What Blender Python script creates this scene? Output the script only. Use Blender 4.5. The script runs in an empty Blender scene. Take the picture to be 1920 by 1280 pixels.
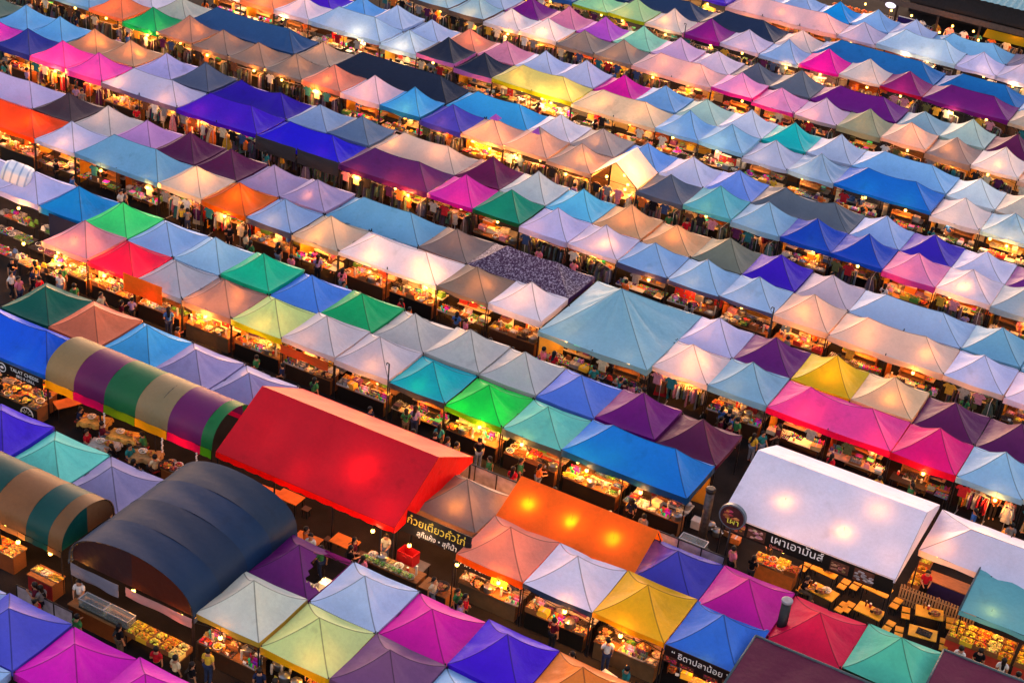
import bpy, bmesh, math, random
from mathutils import Vector, Matrix
R = random.Random(11)
SC = bpy.context.scene
COL = SC.collection
E0 = 2.2            # eave height of the pop-up canopies
PITCH = 3.114       # spacing of the stall lattice
def SX(s): return 26.54 - PITCH * s

def s2l(c): return c / 12.92 if c <= 0.04045 else ((c + 0.055) / 1.055) ** 2.4
def hexl(h):
    h = h.lstrip('#')
    return tuple(s2l(int(h[i:i + 2], 16) / 255) for i in (0, 2, 4))
def lin4(c):
    if isinstance(c, str): c = hexl(c)
    return (c[0], c[1], c[2], 1.0)

# ------------------------------------------------------------------ materials
MATS = {}
def _new(name):
    m = bpy.data.materials.new(name); m.use_nodes = True
    nt = m.node_tree; nt.nodes.clear()
    out = nt.nodes.new('ShaderNodeOutputMaterial')
    return m, nt, out
def _noise(nt, scale, detail=3, space='Object', rand=True):
    tc = nt.nodes.new('ShaderNodeTexCoord')
    n = nt.nodes.new('ShaderNodeTexNoise'); n.inputs['Scale'].default_value = scale; n.inputs['Detail'].default_value = detail
    if rand:
        oi = nt.nodes.new('ShaderNodeObjectInfo')
        mul = nt.nodes.new('ShaderNodeMath'); mul.operation = 'MULTIPLY'; mul.inputs[1].default_value = 57.0
        nt.links.new(oi.outputs['Random'], mul.inputs[0])
        add = nt.nodes.new('ShaderNodeVectorMath'); add.operation = 'ADD'
        nt.links.new(tc.outputs[space], add.inputs[0]); nt.links.new(mul.outputs[0], add.inputs[1])
        nt.links.new(add.outputs[0], n.inputs['Vector'])
    else:
        nt.links.new(tc.outputs[space], n.inputs['Vector'])
    return n
def _range(nt, sock, a, b, lo=0.0, hi=1.0):
    r = nt.nodes.new('ShaderNodeMapRange'); r.inputs[1].default_value = lo; r.inputs[2].default_value = hi
    r.inputs[3].default_value = a; r.inputs[4].default_value = b
    nt.links.new(sock, r.inputs[0]); return r.outputs[0]
def _mul(nt, col, fac):
    m = nt.nodes.new('ShaderNodeVectorMath'); m.operation = 'SCALE'
    if isinstance(col, tuple): m.inputs[0].default_value = col[:3]
    else: nt.links.new(col, m.inputs[0])
    nt.links.new(fac, m.inputs['Scale']); return m.outputs[0]

def fabric(name, trans=0.3, gloss=0.35, rough=0.42, attr=True, pattern=None, wrinkle=0.5, color=None):
    """thin woven polyester: diffuse + translucent + a weak sheen, colour from the object"""
    if name in MATS: return MATS[name]
    m, nt, out = _new(name)
    oi = nt.nodes.new('ShaderNodeObjectInfo')
    n1 = _noise(nt, 0.9, 4); n2 = _noise(nt, 7.0, 3); n3 = _noise(nt, 90.0, 1)
    f = nt.nodes.new('ShaderNodeMath'); f.operation = 'MULTIPLY'
    nt.links.new(_range(nt, n1.outputs[0], 0.95, 1.05, 0.3, 0.7), f.inputs[0])
    nt.links.new(_range(nt, n2.outputs[0], 0.96, 1.04, 0.3, 0.7), f.inputs[1])
    f2 = nt.nodes.new('ShaderNodeMath'); f2.operation = 'MULTIPLY'
    nt.links.new(f.outputs[0], f2.inputs[0]); nt.links.new(_range(nt, n3.outputs[0], 0.9, 1.1, 0.3, 0.7), f2.inputs[1])
    base = oi.outputs['Color']
    if color:
        rg = nt.nodes.new('ShaderNodeRGB'); rg.outputs[0].default_value = lin4(color); base = rg.outputs[0]
    if pattern == 'floral':
        nn = _noise(nt, 10.0, 7); n4 = _noise(nt, 34.0, 3)
        ad = nt.nodes.new('ShaderNodeMath'); ad.operation = 'MULTIPLY_ADD'; ad.inputs[1].default_value = 0.7
        nt.links.new(n4.outputs[0], ad.inputs[0]); nt.links.new(nn.outputs[0], ad.inputs[2])
        cr = nt.nodes.new('ShaderNodeValToRGB')
        cr.color_ramp.elements[0].position = 0.85; cr.color_ramp.elements[0].color = lin4('#4a2c48')
        cr.color_ramp.elements[1].position = 1.02; cr.color_ramp.elements[1].color = lin4('#b8a2b4')
        nt.links.new(ad.outputs[0], cr.inputs[0]); base = cr.outputs[0]
    col = _mul(nt, base, f2.outputs[0])
    if attr:      # stitched seams along the hips, a property of the cloth
        at = nt.nodes.new('ShaderNodeAttribute'); at.attribute_name = 'hip'
        col = _mul(nt, col, _range(nt, at.outputs['Fac'], 0.36, 1.0, 0.014, 0.055))
    # old water marks and dirt, of a shape of their own
    ns = _noise(nt, 1.7, 6); nm = _noise(nt, 0.5, 2)
    st = nt.nodes.new('ShaderNodeMath'); st.operation = 'MULTIPLY'
    nt.links.new(_range(nt, ns.outputs[0], 0, 1, .54, .66), st.inputs[0]); nt.links.new(_range(nt, nm.outputs[0], 0, 1, .5, .62), st.inputs[1])
    col = _mul(nt, col, _range(nt, st.outputs[0], 1.0, 0.86))
    # wrinkles
    bn = _noise(nt, 3.2, 5); bump = nt.nodes.new('ShaderNodeBump'); bump.inputs['Strength'].default_value = wrinkle; bump.inputs['Distance'].default_value = 0.06
    nt.links.new(bn.outputs[0], bump.inputs['Height'])
    d = nt.nodes.new('ShaderNodeBsdfDiffuse'); t = nt.nodes.new('ShaderNodeBsdfTranslucent')
    g = nt.nodes.new('ShaderNodeBsdfGlossy'); g.inputs['Roughness'].default_value = rough
    for b in (d, t): nt.links.new(col, b.inputs['Color'])
    for b in (d, g): nt.links.new(bump.outputs[0], b.inputs['Normal'])
    mx = nt.nodes.new('ShaderNodeMixShader'); mx.inputs[0].default_value = trans
    nt.links.new(d.outputs[0], mx.inputs[1]); nt.links.new(t.outputs[0], mx.inputs[2])
    ge = nt.nodes.new('ShaderNodeNewGeometry'); dt = nt.nodes.new('ShaderNodeVectorMath'); dt.operation = 'DOT_PRODUCT'
    nt.links.new(bump.outputs[0], dt.inputs[0]); nt.links.new(ge.outputs['Incoming'], dt.inputs[1])
    ab = nt.nodes.new('ShaderNodeMath'); ab.operation = 'ABSOLUTE'; nt.links.new(dt.outputs['Value'], ab.inputs[0])
    iv = nt.nodes.new('ShaderNodeMath'); iv.operation = 'SUBTRACT'; iv.inputs[0].default_value = 1.0; nt.links.new(ab.outputs[0], iv.inputs[1])
    pw = nt.nodes.new('ShaderNodeMath'); pw.operation = 'POWER'; pw.inputs[1].default_value = 4.0; nt.links.new(iv.outputs[0], pw.inputs[0])
    fm = nt.nodes.new('ShaderNodeMath'); fm.operation = 'MULTIPLY_ADD'; fm.inputs[1].default_value = gloss; fm.inputs[2].default_value = 0.02
    nt.links.new(pw.outputs[0], fm.inputs[0])
    mx2 = nt.nodes.new('ShaderNodeMixShader'); nt.links.new(fm.outputs[0], mx2.inputs[0])
    nt.links.new(mx.outputs[0], mx2.inputs[1]); nt.links.new(g.outputs[0], mx2.inputs[2])
    nt.links.new(mx2.outputs[0], out.inputs['Surface'])
    MATS[name] = m; return m

def pbr(name, color=None, rough=0.6, metal=0.0, spec=0.25, var=0.18, scale=6.0, island=0.0, trans=0.0, bump=0.0, wood=False, hue=0.0):
    """plain surface; color None = object colour"""
    if name in MATS: return MATS[name]
    m, nt, out = _new(name)
    p = nt.nodes.new('ShaderNodeBsdfPrincipled'); nt.links.new(p.outputs[0], out.inputs['Surface'])
    p.inputs['Roughness'].default_value = rough; p.inputs['Metallic'].default_value = metal; p.inputs['Specular IOR Level'].default_value = spec
    if trans: p.inputs['Transmission Weight'].default_value = trans
    if color is None:
        base = nt.nodes.new('ShaderNodeObjectInfo').outputs['Color']
    else:
        rg = nt.nodes.new('ShaderNodeRGB'); rg.outputs[0].default_value = lin4(color); base = rg.outputs[0]
    if wood:
        tc = nt.nodes.new('ShaderNodeTexCoord'); mp = nt.nodes.new('ShaderNodeMapping'); mp.inputs['Scale'].default_value = (1.2, 14, 9)
        nt.links.new(tc.outputs['Object'], mp.inputs['Vector'])
        n = nt.nodes.new('ShaderNodeTexNoise'); n.inputs['Scale'].default_value = 3.0; n.inputs['Detail'].default_value = 4
        nt.links.new(mp.outputs[0], n.inputs['Vector'])
    else:
        n = _noise(nt, scale, 3)
    col = _mul(nt, base, _range(nt, n.outputs[0], 1 - var, 1 + var, 0.3, 0.7))
    if island:
        geo = nt.nodes.new('ShaderNodeNewGeometry')
        hs = nt.nodes.new('ShaderNodeHueSaturation')
        nt.links.new(_range(nt, geo.outputs['Random Per Island'], 0.5 - hue, 0.5 + hue), hs.inputs['Hue'])
        # a second random from the first
        mm = nt.nodes.new('ShaderNodeMath'); mm.operation = 'MULTIPLY'; mm.inputs[1].default_value = 17.3
        fr = nt.nodes.new('ShaderNodeMath'); fr.operation = 'FRACT'
        nt.links.new(geo.outputs['Random Per Island'], mm.inputs[0]); nt.links.new(mm.outputs[0], fr.inputs[0])
        nt.links.new(_range(nt, fr.outputs[0], 1 - island, 1 + island * 0.6), hs.inputs['Value'])
        nt.links.new(col, hs.inputs['Color']); col = hs.outputs['Color']
    nt.links.new(col, p.inputs['Base Color'])
    if bump:
        bn = _noise(nt, scale * 2, 4); b = nt.nodes.new('ShaderNodeBump'); b.inputs['Strength'].default_value = bump; b.inputs['Distance'].default_value = 0.03
        nt.links.new(bn.outputs[0], b.inputs['Height']); nt.links.new(b.outputs[0], p.inputs['Normal'])
    MATS[name] = m; return m

def glow(name, color, strength):
    if name in MATS: return MATS[name]
    m, nt, out = _new(name)
    e = nt.nodes.new('ShaderNodeEmission'); e.inputs['Color'].default_value = lin4(color); e.inputs['Strength'].default_value = strength
    nt.links.new(e.outputs[0], out.inputs['Surface']); MATS[name] = m; return m

def glassy(name, color='#ffffff', alpha=0.25, rough=0.1):
    """thin see-through panel"""
    if name in MATS: return MATS[name]
    m, nt, out = _new(name)
    a = nt.nodes.new('ShaderNodeBsdfTransparent'); a.inputs['Color'].default_value = lin4(color)
    p = nt.nodes.new('ShaderNodeBsdfPrincipled'); p.inputs['Base Color'].default_value = lin4(color); p.inputs['Roughness'].default_value = rough
    mx = nt.nodes.new('ShaderNodeMixShader'); mx.inputs[0].default_value = alpha
    nt.links.new(a.outputs[0], mx.inputs[1]); nt.links.new(p.outputs[0], mx.inputs[2]); nt.links.new(mx.outputs[0], out.inputs['Surface'])
    MATS[name] = m; return m

M_CANOPY = fabric('canopy_fabric', 0.17, 0.22)
M_VAL = fabric('valance_fabric', 0.3, 0.35, attr=False)
M_SHEET = fabric('sheet_fabric', 0.35, 0.25, attr=False, wrinkle=0.8)
M_FLORAL = fabric('floral_fabric', 0.2, 0.3, pattern='floral', attr=False)
M_CLOTH = pbr('clothing_fabric', None, 0.9, spec=0.1, var=0.2, scale=9, bump=0.4)
M_FRAME = pbr('dark_steel', '#2b2a2e', 0.5, 0.5, var=0.25)
M_WHITEM = pbr('pale_steel', '#b8b6b8', 0.4, 0.3, var=0.15)
M_WOOD = pbr('counter_wood', '#8a5a34', 0.6, var=0.3, wood=True)
M_DWOOD = pbr('dark_wood', '#4a2f22', 0.65, var=0.3, wood=True)
M_TINT = pbr('painted_panel', None, 0.55, var=0.14, scale=4)
M_PLAST = pbr('tinted_plastic', None, 0.35, var=0.08)
M_GOODS = pbr('mixed_goods', None, 0.5, var=0.15, scale=20, island=0.55, hue=0.06)
M_MULTI = pbr('colourful_goods', None, 0.5, var=0.15, scale=20, island=0.6, hue=0.42)
M_SKIN = pbr('skin', '#b57e5e', 0.55, var=0.06, spec=0.3)
M_HAIR = pbr('hair', None, 0.5, var=0.3, scale=40)
M_EYE = pbr('eye_dark', '#151010', 0.3)
M_GLASS = glassy('display_glass', '#e8f4f4', 0.14, 0.08)
M_BULB = glow('warm_bulb', '#ffb848', 5.0)
M_TUBE = glow('cool_tube', '#fff6e0', 14.0)
M_BLACK = pbr('black_vinyl', '#120f12', 0.5, var=0.2)
M_ENAMEL = pbr('white_enamel', '#dcd8d0', 0.4, var=0.08)
M_STEEL = pbr('brushed_steel', '#9a9896', 0.3, 0.85, var=0.12)

# ------------------------------------------------------------------ mesh builder
class MB:
    def __init__(s): s.v = []; s.f = []; s.mi = []; s.sm = []
    def add(s, vs, fs, mi=0, smooth=False):
        o = len(s.v); s.v += [tuple(v) for v in vs]
        for f in fs: s.f.append(tuple(i + o for i in f)); s.mi.append(mi); s.sm.append(smooth)
        return s
    def box(s, c, d, mi=0, rz=0.0, rx=0.0, ry=0.0):
        x, y, z = d[0] / 2, d[1] / 2, d[2] / 2
        M = Matrix.Translation(c) @ Matrix.Rotation(rz, 4, 'Z') @ Matrix.Rotation(ry, 4, 'Y') @ Matrix.Rotation(rx, 4, 'X')
        vs = [M @ Vector(p) for p in ((-x, -y, -z), (x, -y, -z), (x, y, -z), (-x, y, -z), (-x, -y, z), (x, -y, z), (x, y, z), (-x, y, z))]
        return s.add(vs, ((0, 3, 2, 1), (4, 5, 6, 7), (0, 1, 5, 4), (1, 2, 6, 5), (2, 3, 7, 6), (3, 0, 4, 7)), mi)
    def tube(s, p0, p1, r, n=6, mi=0, r1=None, cap=True):
        p0, p1 = Vector(p0), Vector(p1); d = (p1 - p0)
        if d.length < 1e-6: return s
        d.normalize(); a = d.orthogonal().normalized(); b = d.cross(a); r1 = r if r1 is None else r1
        vs = []
        for p, q in ((p0, r), (p1, r1)):
            for i in range(n):
                t = 2 * math.pi * i / n; vs.append(p + a * (q * math.cos(t)) + b * (q * math.sin(t)))
        fs = [(i, (i + 1) % n, n + (i + 1) % n, n + i) for i in range(n)]
        if cap: fs += [tuple(range(n - 1, -1, -1)), tuple(range(n, 2 * n))]
        return s.add(vs, fs, mi, n > 5)
    def path(s, pts, r, n=6, mi=0):
        for a, b in zip(pts, pts[1:]): s.tube(a, b, r, n, mi)
        return s
    def lathe(s, prof, n=12, c=(0, 0, 0), mi=0, cap=True):
        vs = []; fs = []
        for r, z in prof:
            for i in range(n):
                t = 2 * math.pi * i / n; vs.append((c[0] + r * math.cos(t), c[1] + r * math.sin(t), c[2] + z))
        for k in range(len(prof) - 1):
            for i in range(n):
                j = (i + 1) % n; fs.append((k * n + i, k * n + j, (k + 1) * n + j, (k + 1) * n + i))
        s.add(vs, fs, mi, True)
        if cap:
            m = len(prof) - 1
            s.add([vs[i] for i in range(n)], [tuple(range(n - 1, -1, -1))], mi)
            s.add([vs[m * n + i] for i in range(n)], [tuple(range(n))], mi)
        return s
    def ball(s, c, r, mi=0, sq=(1, 1, 1), lvl=1, jit=0.0, rng=None):
        vs, fs = ICO[lvl]
        rng = rng or R
        out = []
        for v in vs:
            k = r * (1 + (rng.uniform(-jit, jit) if jit else 0)); out.append((c[0] + v[0] * k * sq[0], c[1] + v[1] * k * sq[1], c[2] + v[2] * k * sq[2]))
        return s.add(out, fs, mi, True)
    def quad(s, a, b, c, d, mi=0): return s.add((a, b, c, d), ((0, 1, 2, 3),), mi)
    def grid(s, fn, nu, nv, mi=0, smooth=True):
        vs = [fn(i / nu, j / nv) for j in range(nv + 1) for i in range(nu + 1)]
        w = nu + 1
        fs = [(j * w + i, j * w + i + 1, (j + 1) * w + i + 1, (j + 1) * w + i) for j in range(nv) for i in range(nu)]
        return s.add(vs, fs, mi, smooth)
    def mesh(s, name, mats):
        me = bpy.data.meshes.new(name); me.from_pydata(s.v, [], s.f); me.update()
        me.polygons.foreach_set('material_index', s.mi); me.polygons.foreach_set('use_smooth', s.sm)
        for m in (mats if isinstance(mats, (list, tuple)) else [mats]): me.materials.append(m)
        return me
def _ico():
    out = []
    for k in (1, 2, 3):
        bm = bmesh.new(); bmesh.ops.create_icosphere(bm, subdivisions=k, radius=1.0)
        bm.verts.ensure_lookup_table()
        out.append(([tuple(v.co) for v in bm.verts], [tuple(v.index for v in f.verts) for f in bm.faces])); bm.free()
    return out
ICO = _ico()

# ------------------------------------------------------------------ objects
def link(o): COL.objects.link(o); return o
def tag(o, label=None, cat=None, group=None, kind=None):
    if label: o['label'] = label
    if cat: o['category'] = cat
    if group: o['group'] = group
    if kind: o['kind'] = kind
    return o
def thing(name, label, cat, loc=(0, 0, 0), rz=0.0, group=None):
    o = bpy.data.objects.new(name, None); o.empty_display_size = 0.2; o.location = loc; o.rotation_euler = (0, 0, rz)
    return tag(link(o), label, cat, group)
def part(name, me, parent, color=None, loc=(0, 0, 0), rz=0.0, label=None):
    o = bpy.data.objects.new(name, me); o.parent = parent; o.location = loc; o.rotation_euler = (0, 0, rz)
    if color is not None: o.color = lin4(color)
    if label: o['label'] = label
    return link(o)
def single(name, me, label, cat, loc=(0, 0, 0), rz=0.0, color=None, group=None, kind=None):
    o = bpy.data.objects.new(name, me); o.location = loc; o.rotation_euler = (0, 0, rz)
    if color is not None: o.color = lin4(color)
    return tag(link(o), label, cat, group, kind)
# ------------------------------------------------------------------ canopies
ILL = (0.92, 0.88, 1.0)
def base_of(h):
    c = [x / k for x, k in zip(hexl(h), ILL)]; l = .3 * c[0] + .5 * c[1] + .2 * c[2]
    c = [max(0.003, l + (x - l) * 1.2) * 1.2 for x in c]; k = min(1.0, 0.84 / max(c))
    return tuple(x * k for x in c)

def canopy_mesh(name, w, d, h, seed, sag=0.0, fold=0.0, power=1.5, peak=None, mats=None, ridge=None):
    """hip canopy over a w x d frame: a peak (or a ridge) with concave hips, crisp seams, slight slack"""
    rng = random.Random(seed)
    a, b = w / 2, d / 2
    L = max(0.0, w - PITCH) / 2 if ridge is None else ridge / 2      # half length of the ridge
    px, py = peak or (rng.uniform(-.1, .1), rng.uniform(-.1, .1))
    n = 8                                                # samples per side half
    per = []; hipd = []
    def side(p, q, m):
        for i in range(m): per.append((p[0] + (q[0] - p[0]) * i / m, p[1] + (q[1] - p[1]) * i / m))
    mx = max(12, int(round(12 * w / PITCH))); my = 12
    cs = [(-a, -b), (a, -b), (a, b), (-a, b)]
    side(cs[0], cs[1], mx); side(cs[1], cs[2], my); side(cs[2], cs[3], mx); side(cs[3], cs[0], my)
    N = len(per); K = 11
    corner_idx = (0, mx, mx + my, 2 * mx + my)
    inner = []
    for x, y in per:
        on_front = abs(abs(y) - b) < 1e-6
        if on_front:
            t = x / a
            ix = max(-L, min(L, x)) if L > 0 else 0.0
            if L > 0:
                ix = max(-L, min(L, x * 1.0))
        else: ix = math.copysign(L, x) if L > 0 else 0.0
        inner.append((ix + px, py))
    ph = [rng.uniform(0, 6.28) for _ in range(6)]
    vs = []; hp = []
    for k in range(K + 1):
        t = k / K
        for j, (x, y) in enumerate(per):
            ix, iy = inner[j]
            X = ix + (x - ix) * t; Y = iy + (y - iy) * t
            z = h * (1 - t) ** power
            if L > 0:   # slack ridge between the two peaks
                z -= sag * max(0.0, 1 - (ix - px) ** 2 / (L * L)) * (1 - t) ** 0.8
            # distance to the nearest hip, slack between hips
            onx = abs(abs(y) - b) < 1e-6
            if onx: w_ = abs(x - ix); c_ = abs((math.copysign(a, x)) - x)
            else: w_ = abs(y); c_ = b - abs(y)
            lim = a if onx else b
            q = min(1.0, c_ / b)
            z -= 0.10 * math.sin(math.pi * min(1, t)) ** 1.0 * (q ** 0.8) * (0.55 if onx and L > 0 and q > .9 else 1.0)
            if fold:
                ang = math.atan2(y - iy, (x - ix)) if True else 0
                z += fold * t * (1 - t) * 4 * (math.sin(ang * 9 + ph[0]) * .5 + math.sin(ang * 17 + ph[1]) * .35 + math.sin(ang * 29 + ph[2]) * .25)
            else:
                z += 0.02 * math.sin(3.1 * X + ph[3]) * math.sin(2.7 * Y + ph[4]) * t
            # the eave dips a little between the legs
            if t > .6: z -= 0.055 * (t - .6) / .4 * q
            vs.append((X, Y, z)); hp.append(c_ * t)
    fs = []
    for k in range(K):
        for j in range(N):
            j2 = (j + 1) % N
            fs.append((k * N + j, (k + 1) * N + j, (k + 1) * N + j2, k * N + j2))
    me = bpy.data.meshes.new(name)
    bm = bmesh.new(); lay = bm.verts.layers.float.new('hip'); bv = [bm.verts.new(v) for v in vs]
    for v, q in zip(bv, hp): v[lay] = q
    cset = set()
    for ci in corner_idx:
        for k in range(K + 1): cset.add(k * N + ci)
    for f in fs:
        try: fa = bm.faces.new([bv[i] for i in f])
        except ValueError: continue
        fa.smooth = True
    bm.verts.index_update()
    for e in bm.edges:
        i, j = e.verts[0].index, e.verts[1].index
        if i in cset and j in cset and i % N == j % N: e.smooth = False
    top = bv[:N]
    if L > 0:
        for j in range(N):
            e = bm.edges.get((bv[j], bv[(j + 1) % N]))
            if e: e.smooth = False
    bmesh.ops.remove_doubles(bm, verts=top, dist=0.002)
    bmesh.ops.dissolve_degenerate(bm, edges=bm.edges, dist=0.0005)
    bm.normal_update(); bm.to_mesh(me); bm.free()
    me.materials.append(mats or M_CANOPY)
    return me

def valance_mesh(name, w, d, drop, seed, wavy=0.02, sides='FRBL'):
    rng = random.Random(seed); a, b = w / 2, d / 2
    m = MB(); pts = []
    nx = max(8, int(8 * w / PITCH))
    def seg(p, q, n):
        for i in range(n): pts.append((p[0] + (q[0] - p[0]) * i / n, p[1] + (q[1] - p[1]) * i / n, abs(i / n - .5) * 2))
    seg((-a, -b), (a, -b), nx); seg((a, -b), (a, b), 8); seg((a, b), (-a, b), nx); seg((-a, b), (-a, -b), 8)
    N = len(pts); ph = rng.uniform(0, 6)
    top = [(x, y, -0.055 * min(1.0, (1 - q) * a * 2 / 3.0) + 0.004) for x, y, q in pts]
    bot = []
    for i, (x, y, q) in enumerate(pts):
        o = 1 + 0.006 * math.sin(i * 1.7 + ph)
        bot.append((x * o, y * o, -drop - 0.03 * (1 - q) + wavy * math.sin(i * 1.1 + ph)))
    m.add(top + bot, [(i, N + i, N + (i + 1) % N, (i + 1) % N) for i in range(N)], 0, True)
    return m.mesh(name, M_VAL)

LEG = MB().box((0, 0, E0 / 2), (0.045, 0.045, E0)).box((0, 0, 0.01), (0.09, 0.09, 0.02)).mesh('leg', M_FRAME)
def truss_mesh(w, d):
    m = MB(); a, b = w / 2 - .03, d / 2 - .03; r = 0.013; z1, z0 = -0.15, -0.42
    n = max(2, 2 * int(round(w / PITCH)))
    for y in (-b, b):
        for i in range(n):
            x0 = -a + 2 * a * i / n; x1 = -a + 2 * a * (i + 1) / n
            m.tube((x0, y, z0 if i % 2 else z1), (x1, y, z1 if i % 2 else z0), r, 4); m.tube((x0, y, z1 if i % 2 else z0), (x1, y, z0 if i % 2 else z1), r, 4)
    for x in (-a, a):
        for i in range(2):
            y0 = -b + b * i; y1 = y0 + b
            m.tube((x, y0, z0 if i % 2 else z1), (x, y1, z1 if i % 2 else z0), r, 4); m.tube((x, y0, z1 if i % 2 else z0), (x, y1, z0 if i % 2 else z1), r, 4)
    m.tube((0, -b, -.25), (0, b, -.25), r, 4)
    return m.mesh('truss', M_FRAME)
TRUSS = {}

# rows: back (B) and front (F) lines of each double row: Y at X=-1 and slope along X
ROWY = {'QB': (59.8, -.02), 'QF': (56.7, 0.0), 'AB': (51.2, -.025), 'AF': (48.1, 0.0), 'BB': (42.3, -.028), 'BF': (39.1, -.034),
        'CB': (33.05, -.02), 'CF': (29.8, -.03), 'DB': (23.65, -.03), 'DF': (20.5, -.028), 'EB': (14.65, -.024), 'EF': (11.5, -.026),
        'GB': (5.75, -.013), 'GF': (2.6, -.013), 'HB': (-3.6, -.01), 'HF': (-6.78, -.017), 'JB': (-12.8, -.012), 'JF': (-16.15, -.004),
        'KB': (-22.1, 0.0), 'KF': (-25.2, 0.0), 'LB': (-31.35, 0.0), 'LF': (-34.5, 0.0)}
def RY(row, x): y, m = ROWY[row]; return y + m * (x + 1)

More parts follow.
